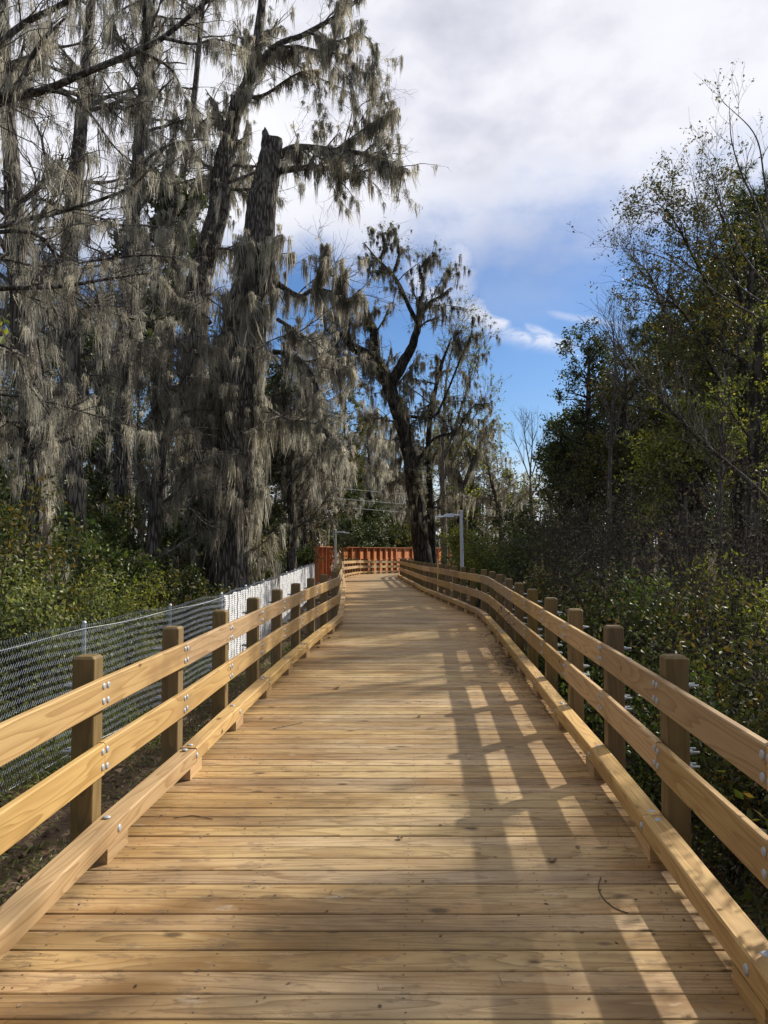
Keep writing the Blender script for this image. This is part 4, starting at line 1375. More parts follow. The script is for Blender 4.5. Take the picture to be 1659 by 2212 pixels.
mossy('mossy tree with thin green-gold crown right of the forked tree', [(1000, 1200), (1000, 1120), (994, 1040), (975, 985), (968, 940)], 66, [.42, .34, .26, .16, .06], 70, 44, (2.0, 4.2), 320, (1.0, 2.4), 700, 520, (0.6, 2.6), (0.10, 0.28), sw=0.038, group=CENTRE, leaf=3500, lsize=0.22, leafmat='leaf_yellow',
      limbs=[([(996, 1060), (1020, 1000), (1035, 960), (1040, 925)], 66, 66, [.24, .18, .12, .05])], tr=(0.3, 1))
mossy('grey twiggy tree leaning left of the pale bare tree', [(1085, 1195), (1080, 1120), (1062, 1040), (1050, 980)], 74, [.3, .24, .16, .06], 71, 46, (2.0, 4.5), 320, (1.0, 2.6), 900, 300, (0.8, 2.4), (0.10, 0.28), sw=0.04, group=CENTRE, leaf=1500, lsize=0.22, leafmat='leaf_yellow', tr=(0.25, 1))
GD = 'dark bushes close behind the red fence'
shrub('dark bush right behind the left end of the far red fence', 752, 73, 1108, 2.4, 'leaf_dark', 8000, 0.24, 141, GD, stems=12)
shrub('largest dark bush behind the middle of the red fence', 800, 84, 1088, 3.4, 'leaf_dark', 10000, 0.28, 142, GD, stems=14)
shrub('olive-green bush behind the red fence just left of the forked tree', 862, 98, 1118, 3.4, 'leaf_olive', 8000, 0.30, 143, GD, stems=12)
shrub('dark bush behind the red fence between the two lamp posts, far off', 835, 104, 1105, 4.0, 'leaf_dark', 9000, 0.32, 144, GD, stems=12)
shrub('dark bush behind the left-hand red fence beside the smaller lamp post', 690, 60, 1120, 2.2, 'leaf_dark', 8000, 0.22, 145, GD, stems=12)
T = Tree('bare_tree', 'pale leafless tree with fine upswept twigs standing against the blue gap of sky', 'tree', base_at(1150, 76), 72, 'twig', 'twig', group=CENTRE)
T.limb(rooted([(1152, 1190), (1150, 1120), (1146, 1050), (1146, 1000)], 76), [.22, .16, .12, .08], sides=8)
for q in ([(1146, 1040), (1128, 990), (1112, 950)], [(1146, 1010), (1150, 950), (1148, 890)], [(1148, 1030), (1168, 970), (1185, 925)], [(1147, 1020), (1135, 950), (1130, 900)], [(1149, 1070), (1180, 1020), (1195, 990)]):
    T.limb(path(q, 76), [.08, .05, .02], sides=5)
k1 = T.kids(T.levels[0][1:], 60, (1.2, 3.0), 7, (0.2, 0.7), 0.5, 0.018, 0.03, 0.06, 0.10, (0.1, 1), 4)
k2 = T.kids(k1, 240, (0.7, 1.8), 6, (0.2, 0.7), 0.6, 0.013, 0.02, 0.06, 0.10, (0.1, 1), 3)
T.done()

# ---- right side
shrub('yellow-green shrub behind the taller lamp post', 1032, 33, 1150, 1.5, 'leaf_yellow', 6500, 0.12, 81, 'shrubs along the right railing')
shrub('rounded bright-green ivy-covered bush right of the lamp post', 1112, 30, 1128, 1.5, 'leaf_ivy', 9000, 0.11, 82, 'shrubs along the right railing', stems=14, spread=0.14)
shrub('dark bush filling the gap between the lamp post and the right trees', 1165, 33, 1100, 2.6, 'leaf_dark', 8000, 0.16, 83, 'shrubs along the right railing', stems=12)
shrub('brownish bush low behind the yellow-green shrub', 1045, 39, 1165, 1.3, 'leaf_olive', 4500, 0.13, 84, 'shrubs along the right railing')

leafy('dark green tree with a pointed top, leftmost of the tall trees on the right', [(1262, 1220), (1265, 1100), (1268, 980), (1270, 870), (1272, 765)], 34, [.26, .22, .17, .12, .04], 85, 70, (0.9, 2.6), 460, (0.5, 1.2), 15000, 0.14, 'leaf_dark', FOREST_R, 0.5, tr=(0.2, 1), n3=900, name='evergreen_tree', spread=0.10)
leafy('broad dark tree bulging low at the left end of the right-hand wood', [(1225, 1215), (1225, 1120), (1232, 1020), (1240, 930)], 40, [.3, .24, .16, .06], 86, 60, (1.2, 3.2), 420, (0.6, 1.6), 12000, 0.18, 'leaf_dark', FOREST_R, 0.5, tr=(0.15, 1), name='evergreen_tree')
leafy('brown-olive tree just right of the pointed dark tree', [(1335, 1220), (1340, 1100), (1346, 980), (1350, 880), (1352, 795)], 31, [.24, .2, .16, .10, .04], 87, 60, (0.8, 2.4), 420, (0.5, 1.2), 10000, 0.13, 'leaf_olive', FOREST_R, 0.5, tr=(0.2, 1), n3=800, spread=0.10, moss=50)
leafy('slender olive tree with many upright stems in the middle of the right wood', [(1390, 1220), (1395, 1100), (1405, 960), (1412, 850), (1418, 770)], 36, [.24, .2, .15, .10, .04], 88, 60, (1.0, 2.8), 420, (0.6, 1.4), 9000, 0.15, 'leaf_olive', FOREST_R, 0.5, tr=(0.2, 1), n3=800,
      limbs=[([(1385, 1200), (1375, 1050), (1380, 900), (1390, 820)], 36, 36, [.12, .1, .07, .03])])


def pine(label, pix, d, radii, seed, n1, L1, n2, nt, size=0.22, tr=(0.6, 1)):
    T = Tree('pine_tree', label, 'tree', base_at(pix[0][0], d), seed, 'bark_far', 'twig_dark', 'needle', 'moss', FOREST_R)
    T.limb(rooted(pix, d), radii, sides=10)
    k1 = T.kids(T.levels[0], n1, L1, 7, (0.9, 1.4), 0.4, 0.012, 0.05, 0.08, 0.12, tr, 4)
    k2 = T.kids(k1, n2, (0.3, 0.8), 5, (0.4, 1.0), 0.5, 0.007, 0.015, 0.08, 0.15, (0.35, 1), 3)
    tips = np.stack([p[-1] for p, _ in k2] + [p[-2] for p, _ in k2] + [p[-1] for p, _ in k1])
    dirs = np.stack([norm(p[-1] - p[-2]) for p, _ in k2] * 2 + [norm(p[-1] - p[-2]) for p, _ in k1])
    C = np.repeat(tips, nt, axis=0)
    D = norm(np.repeat(dirs, nt, axis=0) * 0.7 + T.r.normal(size=C.shape))
    side = norm(np.cross(D, T.r.normal(size=C.shape))) * 0.006 * d / 20
    ln = (T.r.uniform(0.6, 1.2, len(C)) * size)[:, None]
    V = np.stack([C - side, C + side, C + D * ln + side * 0.4, C + D * ln - side * 0.4], 1)
    T.lf.add(V, np.arange(len(C) * 4).reshape(-1, 4))
    return T.done()


pine('pine whose needle tufts show above the middle of the right wood', [(1440, 1220), (1436, 1050), (1430, 900), (1424, 790), (1418, 720)], 42, [.26, .22, .18, .14, .05], 89, 34, (1.2, 2.8), 200, 26, 0.34, (0.6, 1))
pine('tall pine with dark needle tufts at the right edge, near the top of the wood', [(1665, 1220), (1660, 1000), (1655, 750), (1650, 560), (1646, 430)], 29, [.28, .24, .2, .16, .06], 90, 64, (1.0, 2.8), 480, 28, 0.26, (0.50, 1))
pine('second pine, half hidden between the olive crowns on the right', [(1560, 1220), (1562, 1000), (1560, 780), (1556, 640)], 38, [.26, .22, .18, .06], 91, 40, (1.2, 2.8), 220, 26, 0.32, (0.55, 1))

leafy('tall dark tree with olive and yellow leaves in the right half of the wood', [(1500, 1230), (1505, 1080), (1512, 900), (1522, 740), (1530, 570)], 26, [.26, .22, .18, .12, .05], 92, 90, (1.0, 2.8), 600, (0.5, 1.3), 17000, 0.12, 'leaf_olive', FOREST_R, 0.5, tr=(0.15, 1), n3=1200, spread=0.10)
leafy('dark evergreen behind the tall olive-leaved tree on the right', [(1470, 1220), (1475, 1050), (1495, 820), (1512, 610)], 33, [.26, .22, .18, .06], 93, 80, (1.2, 3.0), 560, (0.6, 1.5), 15000, 0.16, 'leaf_dark', FOREST_R, 0.5, tr=(0.15, 1), name='evergreen_tree')
leafy('tallest leafy tree at the right, its thin sprays of leaves reaching left over the sky', [(1600, 1240), (1604, 1050), (1612, 880), (1618, 700), (1625, 560)], 20, [.24, .2, .16, .11, .05], 94, 90, (0.7, 2.2), 620, (0.4, 1.0), 15000, 0.09, 'leaf_olive', FOREST_R, 0.42, tr=(0.2, 1), n3=1200, spread=0.08, bias=(-0.15, 0, 0.15),
      limbs=[([(1614, 800), (1560, 680), (1500, 560), (1452, 470), (1420, 440)], 20, 19, [.08, .06, .04, .02, .01]), ([(1616, 700), (1580, 560), (1560, 470), (1540, 430)], 20, 20, [.07, .05, .03, .01]), ([(1608, 950), (1540, 800), (1480, 680), (1400, 620)], 20, 19, [.07, .05, .03, .01])])
leafy('dark leafy tree cut off by the right edge below the tall pine', [(1700, 1240), (1695, 1050), (1688, 850), (1684, 660)], 23, [.26, .22, .18, .06], 95, 80, (1.2, 3.2), 560, (0.5, 1.4), 15000, 0.12, 'leaf_dark', FOREST_R, 0.5, tr=(0.15, 1), name='evergreen_tree')
leafy('yellowing understorey tree in front of the right wood', [(1475, 1240), (1470, 1130), (1478, 1020), (1490, 930)], 19, [.12, .1, .07, .03], 96, 44, (0.8, 2.0), 300, (0.4, 1.0), 6000, 0.10, 'leaf_yellow', FOREST_R, 0.5, tr=(0.25, 1), n3=600, spread=0.08)

leafy('tall dense dark evergreen closing the top right corner of the wood', [(1610, 1220), (1612, 1000), (1620, 750), (1628, 600), (1634, 490)], 31, [.3, .26, .2, .14, .05], 98, 90, (1.2, 3.2), 620, (0.6, 1.5), 17000, 0.15, 'leaf_dark', FOREST_R, 0.5, tr=(0.2, 1), name='evergreen_tree')
# bare trees
def bare(label, pix, d, radii, seed, n1, L1, n2, L2, n3, limbs=(), ang=(0.3, 0.8), droop=0.05, leafn=0, leafmat='leaf_olive', ls=0.07, tr=(0.3, 1), twig='twig', bark='twig', rm=0.006, d1=None, rootit=True, base=None, grp='leafless trees on the right side'):
    T = Tree('bare_tree', label, 'tree', base_at(pix[0][0], d) if base is None else base, seed, bark, twig, leafmat, 'moss', grp)
    pts = path(pix, d, d1)
    if rootit:
        pts[0][2] = gz(pts[0][0], pts[0][1]) - 0.1
    T.limb(pts, radii, sides=8, rough=0.03)
    for lp in limbs:
        T.limb(path(lp[0], lp[1], lp[2]), lp[3], sides=6, rough=0.03)
    k1 = T.kids(T.levels[0], n1, L1, 8, ang, 0.5, rm, 0.03, droop, 0.10, tr, 4)
    k2 = T.kids(k1, n2, L2, 6, ang, 0.6, rm * 0.7, 0.012, droop, 0.13, (0.15, 1), 3)
    k3 = T.kids(k2, n3, (L2[0] * 0.5, L2[1] * 0.5), 4, ang, 0.6, rm * 0.55, 0.007, droop, 0.15, (0.15, 1), 3)
    if leafn:
        T.leaf(k3, leafn, ls, 0.04)
    return T.done()


bare('tall leafless tree at the right edge, its pale twigs rising above everything else there', [(1690, 1250), (1685, 1000), (1678, 780), (1668, 620), (1662, 500)], 17, [.13, .11, .09, .06, .03], 101, 40, (0.6, 1.6), 200, (0.4, 1.2), 420,
     limbs=[([(1668, 560), (1640, 460), (1600, 370), (1580, 300), (1575, 225)], 17, 17, [.04, .03, .02, .012, .005]), ([(1664, 480), (1650, 380), (1630, 290), (1560, 218)], 17, 16.5, [.03, .02, .014, .005]),
            ([(1660, 620), (1600, 540), (1550, 420), (1530, 330)], 17, 17, [.03, .022, .014, .005]), ([(1655, 660), (1580, 600), (1520, 480), (1490, 360)], 17, 17.5, [.03, .02, .014, .005]), ([(1665, 700), (1560, 640), (1440, 560), (1345, 535)], 17, 17, [.03, .02, .012, .005])], tr=(0.4, 1), leafn=900)
bare('leafless sapling bent over from lower right to upper left in front of the wood', [(1745, 1180), (1640, 1062), (1530, 965), (1430, 865), (1368, 790), (1330, 735)], 13, [.05, .045, .036, .028, .018, .008], 102, 34, (0.5, 1.6), 150, (0.3, 0.8), 260, d1=14, rootit=False, base=base_at(1745, 13), droop=0.08, tr=(0.3, 1), bark='twig_dark')
bare('thin grey trunk standing between the two leftmost dark trees', [(1318, 1240), (1316, 1080), (1322, 920), (1330, 800), (1322, 700)], 24, [.08, .07, .055, .04, .015], 103, 30, (0.7, 1.9), 150, (0.4, 1.0), 260, tr=(0.35, 1), bark='twig')
bare('slim leafless tree arching left out of the wood against the sky', [(1480, 1240), (1478, 1050), (1470, 860), (1440, 700), (1400, 590), (1360, 560)], 22, [.09, .075, .06, .045, .025, .01], 104, 40, (0.7, 2.0), 200, (0.4, 1.0), 380, tr=(0.4, 1), leafn=350)
bare('pale thin trunk beside the tall olive-leaved tree', [(1560, 1240), (1556, 1100), (1560, 960), (1566, 800)], 17, [.07, .06, .045, .02], 105, 26, (0.6, 1.6), 140, (0.3, 0.9), 260, tr=(0.3, 1))
bare('stout dark trunk at the right edge wrapped in yellowing leaves', [(1632, 1260), (1628, 1100), (1632, 900), (1640, 700)], 15.5, [.16, .14, .12, .08], 106, 26, (0.6, 1.6), 120, (0.3, 0.9), 200, tr=(0.3, 1), bark='bark_far', twig='twig_dark', leafn=1500, leafmat='leaf_yellow', ls=0.08)
shrub('unseen leafy bush added beyond the picture edge to shade the boards by the right railing', 2150, 4.3, 1060, 0.9, 'leaf_olive', 3600, 0.08, 131, 'low green shrubs on the right side', stems=8)  # out of view, added to shade the near boards
shrub('straggling bush added outside the right railing near the second post to shade the boards', 1800, 6.6, 1260, 0.8, 'leaf_olive', 1300, 0.07, 132, 'low green shrubs on the right side', stems=8)  # added to block low sun coming between the rails
bare('leafless tree beyond the right edge that shades the near boards', [(2250, 1400), (2240, 1000), (2220, 600), (2200, 200)], 11.5, [.16, .14, .11, .07], 107, 50, (1.0, 3.0), 240, (0.5, 1.5), 420, tr=(0.3, 1), leafn=10500, ls=0.11)

bare('airy tree with fine upswept twigs and a few gold leaves just behind the forked tree', [(960, 1210), (958, 1120), (955, 1020), (958, 930), (965, 840)], 53, [.26, .22, .18, .14, .06], 108, 60, (1.6, 4.0), 340, (0.9, 2.2), 700,
     limbs=[([(957, 1000), (990, 900), (1015, 820), (1030, 760)], 53, 53, [.12, .09, .06, .03]), ([(958, 930), (962, 840), (975, 760), (985, 700)], 53, 53, [.10, .08, .05, .02]), ([(957, 1040), (1000, 950), (1030, 890), (1050, 850)], 53, 53, [.09, .06, .04, .02])],
     ang=(0.25, 0.7), droop=0.06, rm=0.013, tr=(0.3, 1), leafn=3500, leafmat='leaf_yellow', ls=0.13, grp='trees behind the forked mossy tree')
T = Tree('sapling', 'thin sapling with bright yellow-green leaves poking in at the left edge', 'sapling', np.array([-2.75, 4.1, gz(-2.75, 4.1)]), 109, 'twig', 'twig', 'leaf_yellow')
T.limb([(-2.75, 4.1, GZ - 0.1), (-2.8, 4.1, 0.6), (-2.72, 4.1, 2.0), (-2.5, 4.1, 2.8), (-2.25, 4.1, 3.15)], [.022, .018, .013, .008, .004], sides=6)
k1 = T.kids(T.levels[0], 16, (0.15, 0.45), 6, (0.4, 1.0), 0.5, 0.002, 0.005, 0.03, 0.15, (0.6, 1), 4)
T.leaf(k1, 150, 0.055, 0.03, 0.6, (0.5, 1))
T.done()

# brush thickets and low shrubs on the right
GB = 'dry brush on the right side'
def brush(label, px, d, topy, wid, seed, nleaf=1500, leafmat='brush', ls=0.06, green=None):
    b = base_at(px, d)
    h = at(px, topy, d)[2] - b[2]
    T = Tree('brush', label, 'brush', b, seed, 'twig_dark', 'twig_dark', leafmat, 'moss', GB)
    r = T.r
    for s in range(16):
        a = r.uniform(0, 2 * math.pi)
        q = r.uniform(0.2, 1.0)
        ex = np.array([math.cos(a) * wid * q, math.sin(a) * wid * q, 0])
        hh = h * r.uniform(0.55, 1.0)
        s0 = b + ex * 0.6 + np.array([0, 0, -0.05])
        T.limb([s0, s0 + ex * 0.15 + [0, 0, hh * 0.4], s0 + ex * 0.4 + [0, 0, hh * 0.8], s0 + ex * 0.7 + [0, 0, hh]], [0.022, 0.016, 0.010, 0.004], K=10, sides=4, rough=0.03)
    k1 = T.kids(T.levels[0], 150, (0.25 * h, 0.6 * h), 7, (0.3, 1.1), 0.5, 0.004, 0.010, 0.02, 0.16, (0.1, 1), 3)
    k2 = T.kids(k1, 650, (0.10 * h, 0.35 * h), 5, (0.4, 1.2), 0.6, 0.0035, 0.006, 0.0, 0.22, (0.1, 1), 3)
    T.leaf(k2, nleaf, ls, 0.08, 0.5)
    return T.done()


shrub('half-leafless bush added by the third and fourth right-hand posts to dapple the boards', 1425, 8.9, 1238, 0.75, 'leaf_olive', 1300, 0.07, 134, 'low green shrubs on the right side', stems=9)  # added to break up the sunlight on the boards
shrub('low green bush added by the sixth right-hand post to dapple the boards', 1300, 12.6, 1225, 0.8, 'leaf_ivy', 1400, 0.075, 135, 'low green shrubs on the right side', stems=9)  # also added for dappled shade on the deck
brush('brown leafless thicket at the left end of the right-hand brush', 1205, 25, 1085, 1.8, 111, 2500)
brush('grey-brown thicket below the pointed dark tree', 1275, 20, 1075, 1.9, 112, 2500)
brush('tangle of dark twigs in the middle of the right-hand brush', 1370, 16.5, 1060, 1.9, 113, 2200)
brush('thin twiggy thicket under the yellowing tree', 1475, 14, 1055, 1.8, 114, 2000)
brush('twiggy thicket at the right edge under the stout dark trunk', 1620, 12.5, 1040, 1.8, 115, 2000)
brush('low brown thicket behind the second and third right-hand posts', 1330, 13, 1190, 1.4, 116, 1800)
brush('wiry thicket near the right edge, low down', 1560, 10, 1200, 1.3, 117, 1600)

GS = 'low green shrubs on the right side'
shrub('leafy shrub low at the left end of the right bank', 1225, 17, 1225, 1.3, 'leaf_olive', 3600, 0.085, 121, GS)
shrub('green shrub behind the fourth right-hand post', 1330, 11.5, 1265, 1.1, 'leaf_ivy', 5000, 0.075, 122, GS)
shrub('broad olive shrub in the middle of the right bank', 1430, 12, 1225, 1.3, 'leaf_olive', 4200, 0.08, 123, GS)
shrub('green shrub at the right bank with yellowish tips', 1540, 11, 1235, 1.2, 'leaf_yellow', 3600, 0.08, 124, GS)
shrub('shrub cut off by the right edge on the bank', 1655, 10, 1260, 1.2, 'leaf_olive', 4000, 0.075, 125, GS)
shrub('small bright-green shrub just outside the second right-hand post', 1440, 7.6, 1455, 0.7, 'leaf_ivy', 3200, 0.06, 126, GS, stems=7)
shrub('small leafy shrub beside the nearest right-hand post', 1560, 6.8, 1490, 0.7, 'leaf_olive', 2600, 0.06, 127, GS, stems=7)
shrub('small green shrub behind the third right-hand post', 1350, 8.6, 1400, 0.7, 'leaf_ivy', 3000, 0.06, 128, GS, stems=7)
shrub('small straggly shrub lowest on the right bank', 1640, 7.6, 1420, 0.8, 'leaf_olive', 2600, 0.065, 129, GS, stems=7)
shrub('small green clump just outside the fifth right-hand post', 1245, 12.5, 1330, 0.8, 'leaf_ivy', 3200, 0.07, 130, GS, stems=7)

# fallen logs and stump on the right
def log(label, a, b_, r0, r1, seed, grp='fallen logs on the right bank'):
    o_ = np.array([(a[0] + b_[0]) / 2, (a[1] + b_[1]) / 2, gz((a[0] + b_[0]) / 2, (a[1] + b_[1]) / 2)])
    rr = np.random.default_rng(seed)
    b = Buf()
    K, S = 22, 16
    A, B_ = np.array(a, float), np.array(b_, float)
    Pp = A + (B_ - A) * np.linspace(0, 1, K)[:, None] + rr.normal(size=(K, 3)) * 0.012
    R = np.linspace(r0, r1, K) * (1 + rr.normal(size=K) * 0.05)
    batch_tubes(b, Pp[None], R[None], S)
    V = b.V[-1].reshape(K, S, 3)
    V += (V - Pp[:, None, :]) * rr.normal(size=(K, S, 1)) * 0.07
    for e in (0, K - 1):
        c = V[e].mean(0)
        b.add(np.vstack([V[e], c]), None, [((k + 1) % S, k, S) if e == 0 else (k, (k + 1) % S, S) for k in range(S)])
    return tag(b.build('fallen_log', M['bark'], smooth=True, origin=tuple(o_)), label, 'log', grp)


log('thick grey fallen log seen between the two nearest right-hand posts', (3.1, 8.9, -1.0), (4.7, 7.9, -0.95), 0.24, 0.2, 131)
log('long dark fallen log lying up the bank at the right edge', (4.2, 9.6, -0.95), (6.4, 7.6, -0.35), 0.16, 0.12, 132)
log('pale broken log lying below the dark log at the right edge', (3.9, 6.6, -1.05), (5.6, 6.5, -0.85), 0.12, 0.10, 133)

# ------------------------------------------------------------------ ground cover, litter, far wood
r = np.random.default_rng(77)
b = Buf()
N = 26000
yy = 1.5 + 24 * r.uniform(0, 1, N) ** 1.4
sd = r.choice([-1, 1], N)
ed = np.where(sd < 0, np.interp(yy, LB[:, 1], LB[:, 0]), np.interp(yy, RB[:, 1], RB[:, 0]))
xx = ed + sd * (r.uniform(-0.4, 1, N) ** 2 * 7.5)
zz = np.array([gz(a, c) for a, c in zip(xx, yy)]) + r.uniform(0.01, 0.06, N)
a = r.uniform(0, 2 * math.pi, N)
L_ = r.uniform(0.03, 0.075, N)
dx, dy = np.cos(a) * L_, np.sin(a) * L_
tilt = r.normal(size=(N, 4)) * 0.018
C = np.stack([xx, yy, zz], 1)
V = np.stack([C + np.stack([-dx, -dy, tilt[:, 0]], 1), C + np.stack([dy * .45, -dx * .45, tilt[:, 1]], 1), C + np.stack([dx, dy, tilt[:, 2]], 1), C + np.stack([-dy * .45, dx * .45, tilt[:, 3]], 1)], 1)
b.add(V, np.arange(N * 4).reshape(N, 4))
tag(b.build('leaf_litter', M['dead']), 'scattered brown dead leaves covering the ground on both sides', 'leaf litter', kind='stuff')

def cover(name, label, cat, n, xr_, yr_, side, leafmat, size, hmax, seed, clump=260, cr=0.5, asp=0.5):
    r = np.random.default_rng(seed)
    b = Buf()
    cy = yr_[0] + (yr_[1] - yr_[0]) * r.uniform(0, 1, clump) ** 1.3
    ce = np.interp(cy, LB[:, 1], LB[:, 0]) if side < 0 else np.interp(cy, RB[:, 1], RB[:, 0])
    cx = ce + side * r.uniform(*xr_, clump)
    ch = r.uniform(0.2, 1.0, clump) * hmax
    i = r.integers(0, clump, n)
    off = r.normal(size=(n, 2)) * cr * 0.5
    x = cx[i] + off[:, 0]
    x = np.where(side < 0, np.minimum(x, ce[i] - 0.25), np.maximum(x, ce[i] + 0.25))
    y = cy[i] + off[:, 1]
    z = np.array([gz(p, q) for p, q in zip(x, y)]) + ch[i] * r.uniform(0.05, 1, n) * np.exp(-(off ** 2).sum(1) / (cr ** 2))
    leaves(b, np.stack([x, y, z], 1), size, asp, r, -0.3)
    # thin stems
    m_ = n // 14
    j = r.integers(0, n, m_)
    top = np.stack([x[j], y[j], z[j]], 1)
    bot = top.copy()
    bot[:, :2] += r.normal(size=(m_, 2)) * 0.05
    bot[:, 2] = [gz(p, q) for p, q in zip(bot[:, 0], bot[:, 1])]
    Pp = np.stack([bot, (bot + top) / 2 + r.normal(size=(m_, 3)) * 0.02, top], 1)
    batch_tubes(b, Pp, np.full((m_, 3), 0.003), 3)
    return tag(b.build(name, M[leafmat]), label, cat, kind='stuff')


cover('ground_cover', 'low green weeds and seedlings spread over the right bank', 'ground cover', 36000, (0.3, 8), (3, 26), 1, 'leaf_olive', 0.06, 0.42, 201, 420, 0.55)
cover('undergrowth', 'dull olive weeds and runners spread over the right bank', 'undergrowth', 34000, (0.4, 9), (4, 30), 1, 'leaf_ivy', 0.06, 0.55, 202, 200, 0.6)
cover('grass', 'tufts of grass and weeds along the foot of the chain-link fence', 'grass', 24000, (0.3, 5.0), (2.5, 24), -1, 'leaf_bright', 0.07, 0.40, 203, 330, 0.5, 0.25)
cover('low_greenery', 'pale green feathery plants and grass covering the ground behind the chain-link fence', 'greenery', 52000, (2.7, 6.5), (4, 24), -1, 'leaf_bright', 0.085, 0.75, 205, 420, 0.6, 0.28)
cover('dry_undergrowth', 'grey-brown dead stalks and leaves on the right bank', 'undergrowth', 26000, (0.5, 9), (4, 30), 1, 'brush', 0.07, 1.2, 204, 420, 0.8, 0.3)

# far woods that read as one mass
def woodland(name, label, n_tr, pxr, dr, ytop, seed, leafn, mossn, leafmats, msw, lsz):
    r = np.random.default_rng(seed)
    wd, lf, ms = Buf(), Buf(), Buf()
    tr, kid = [], []
    T = Tree.__new__(Tree)
    T.r, T.tw = r, wd
    src = []
    for i in range(n_tr):
        px = pxr[0] + (pxr[1] - pxr[0]) * (i + r.uniform(0, 1)) / n_tr
        d = r.uniform(*dr)
        a_, _ = ray(px, 1200)
        x, y_ = a_ * d, d
        zt = P(px, float(np.interp(px, [p[0] for p in ytop], [p[1] for p in ytop])) + r.uniform(-30, 60), d)[2]
        z0 = gz(x, y_)
        lean = r.normal(size=2) * 1.0
        pts = resample([(x, y_, z0 - .2), (x + lean[0] * .3, y_ + lean[1] * .3, z0 + (zt - z0) * .35), (x + lean[0] * .7, y_ + lean[1] * .7, z0 + (zt - z0) * .7), (x + lean[0], y_ + lean[1], zt)], 16)
        R = np.linspace(r.uniform(.14, .30), .04, 16)
        src.append((pts, R))
    batch_tubes(wd, np.stack([p for p, _ in src]), np.stack([q for _, q in src]), 6)
    k1 = T.kids(src, n_tr * 16, (1.5, 4.2), 7, (0.7, 1.4), 0.4, 0.02, 0.06, 0.0, 0.16, (0.08, 1), 3)
    k2 = T.kids(k1, n_tr * 60, (0.8, 2.2), 5, (0.4, 1.2), 0.5, 0.014, 0.03, 0.0, 0.2, (0.1, 1), 3)
    C = T.pts(k2, leafn) + r.normal(size=(leafn, 3)) * 0.3
    half = len(leafmats)
    idx = r.integers(0, half, leafn)
    # low growth is denser: extra leaves near the ground
    for q in range(half):
        leaves(lf, C[idx == q], lsz, 0.5, r, 0.2, m=q + 1)
    if mossn:
        A = T.pts(k2, mossn)
        moss_tufts(ms, A, r.uniform(0.6, 2.8, mossn), r.uniform(0.1, 0.35, mossn), 9, msw, r, m=0)
    all_ = Buf()
    for src_b, m_off in ((wd, 0), (lf, None), (ms, len(leafmats) + 1)):
        for V, G in zip(src_b.V, src_b.G):
            pass
    # join the three buffers into one mesh
    for bb2, moff in ((wd, 0), (lf, 0), (ms, len(leafmats) + 1)):
        if not bb2.n:
            continue
        V = np.concatenate(bb2.V)
        if bb2.Q:
            Q = np.concatenate(bb2.Q)
            QM = np.concatenate(bb2.QM) + moff
            base_n = all_.n
            all_.V.append(V)
            all_.G.append(np.zeros_like(V))
            all_.Q.append(Q + base_n)
            all_.QM.append(QM)
            all_.n += len(V)
    return tag(all_.build(name, [M['bark_far']] + [M[k] for k in leafmats] + [M['moss']]), label, 'woodland', kind='stuff')


woodland('woodland', 'deep mossy wood filling the background behind the left trees', 80, (-1300, 720), (42, 62), [(-1300, 700), (-300, 640), (200, 640), (420, 700), (560, 820), (720, 960)], 301, 110000, 5200, ['leaf_dark', 'leaf_olive', 'leaf_dark', 'brush'], 0.035, 0.26)
woodland('woodland', 'dark wood filling the background behind the right trees', 46, (1210, 2000), (44, 62), [(1210, 930), (1300, 900), (1400, 820), (1500, 700), (1700, 620), (2000, 600)], 302, 90000, 500, ['leaf_dark', 'leaf_olive', 'leaf_dark'], 0.035, 0.26)
woodland('woodland', 'distant grey-green treeline closing the view beyond the red fence', 60, (640, 1330), (115, 145), [(640, 960), (760, 980), (900, 1010), (1000, 1040), (1100, 1035), (1180, 1030), (1330, 960)], 303, 70000, 2600, ['leaf_olive', 'leaf_yellow', 'leaf_dark', 'brush'], 0.06, 0.42)

# unseen wood behind the viewer, added to dim the ambient light
def added_rear_wood(label, x0, x1, y0, y1, n_tr, h, seed, leafn, mats):
    r = np.random.default_rng(seed)
    wd, lf = Buf(), Buf()
    T = Tree.__new__(Tree)
    T.r, T.tw = r, wd
    src = []
    for i in range(n_tr):
        x, y_ = r.uniform(x0, x1), r.uniform(y0, y1)
        z0 = gz(x, y_)
        hh = h * r.uniform(0.7, 1.15)
        src.append((resample([(x, y_, z0 - .2), (x + r.normal() * .5, y_, z0 + hh * .5), (x + r.normal() * .8, y_, z0 + hh)], 16), np.linspace(r.uniform(.12, .26), .03, 16)))
    batch_tubes(wd, np.stack([p for p, _ in src]), np.stack([q for _, q in src]), 6)
    k1 = T.kids(src, n_tr * 16, (1.5, 4.0), 7, (0.7, 1.4), 0.4, 0.02, 0.06, 0.0, 0.16, (0.05, 1), 3)
    k2 = T.kids(k1, n_tr * 50, (0.8, 2.0), 5, (0.4, 1.2), 0.5, 0.012, 0.03, 0.0, 0.2, (0.1, 1), 3)
    C = T.pts(k2, leafn) + r.normal(size=(leafn, 3)) * 0.3
    idx = r.integers(0, len(mats), leafn)
    for q in range(len(mats)):
        leaves(wd, C[idx == q], 0.34, 0.6, r, 0.2, m=q + 1)
    return tag(wd.build('woodland', [M['bark_far']] + [M[k] for k in mats]), label, 'woodland', kind='stuff')


added_rear_wood('unseen wood added behind the viewpoint to dim the ambient light', -16, 14, -22, -8, 22, 13, 311, 26000, ['leaf_dark', 'leaf_olive'])

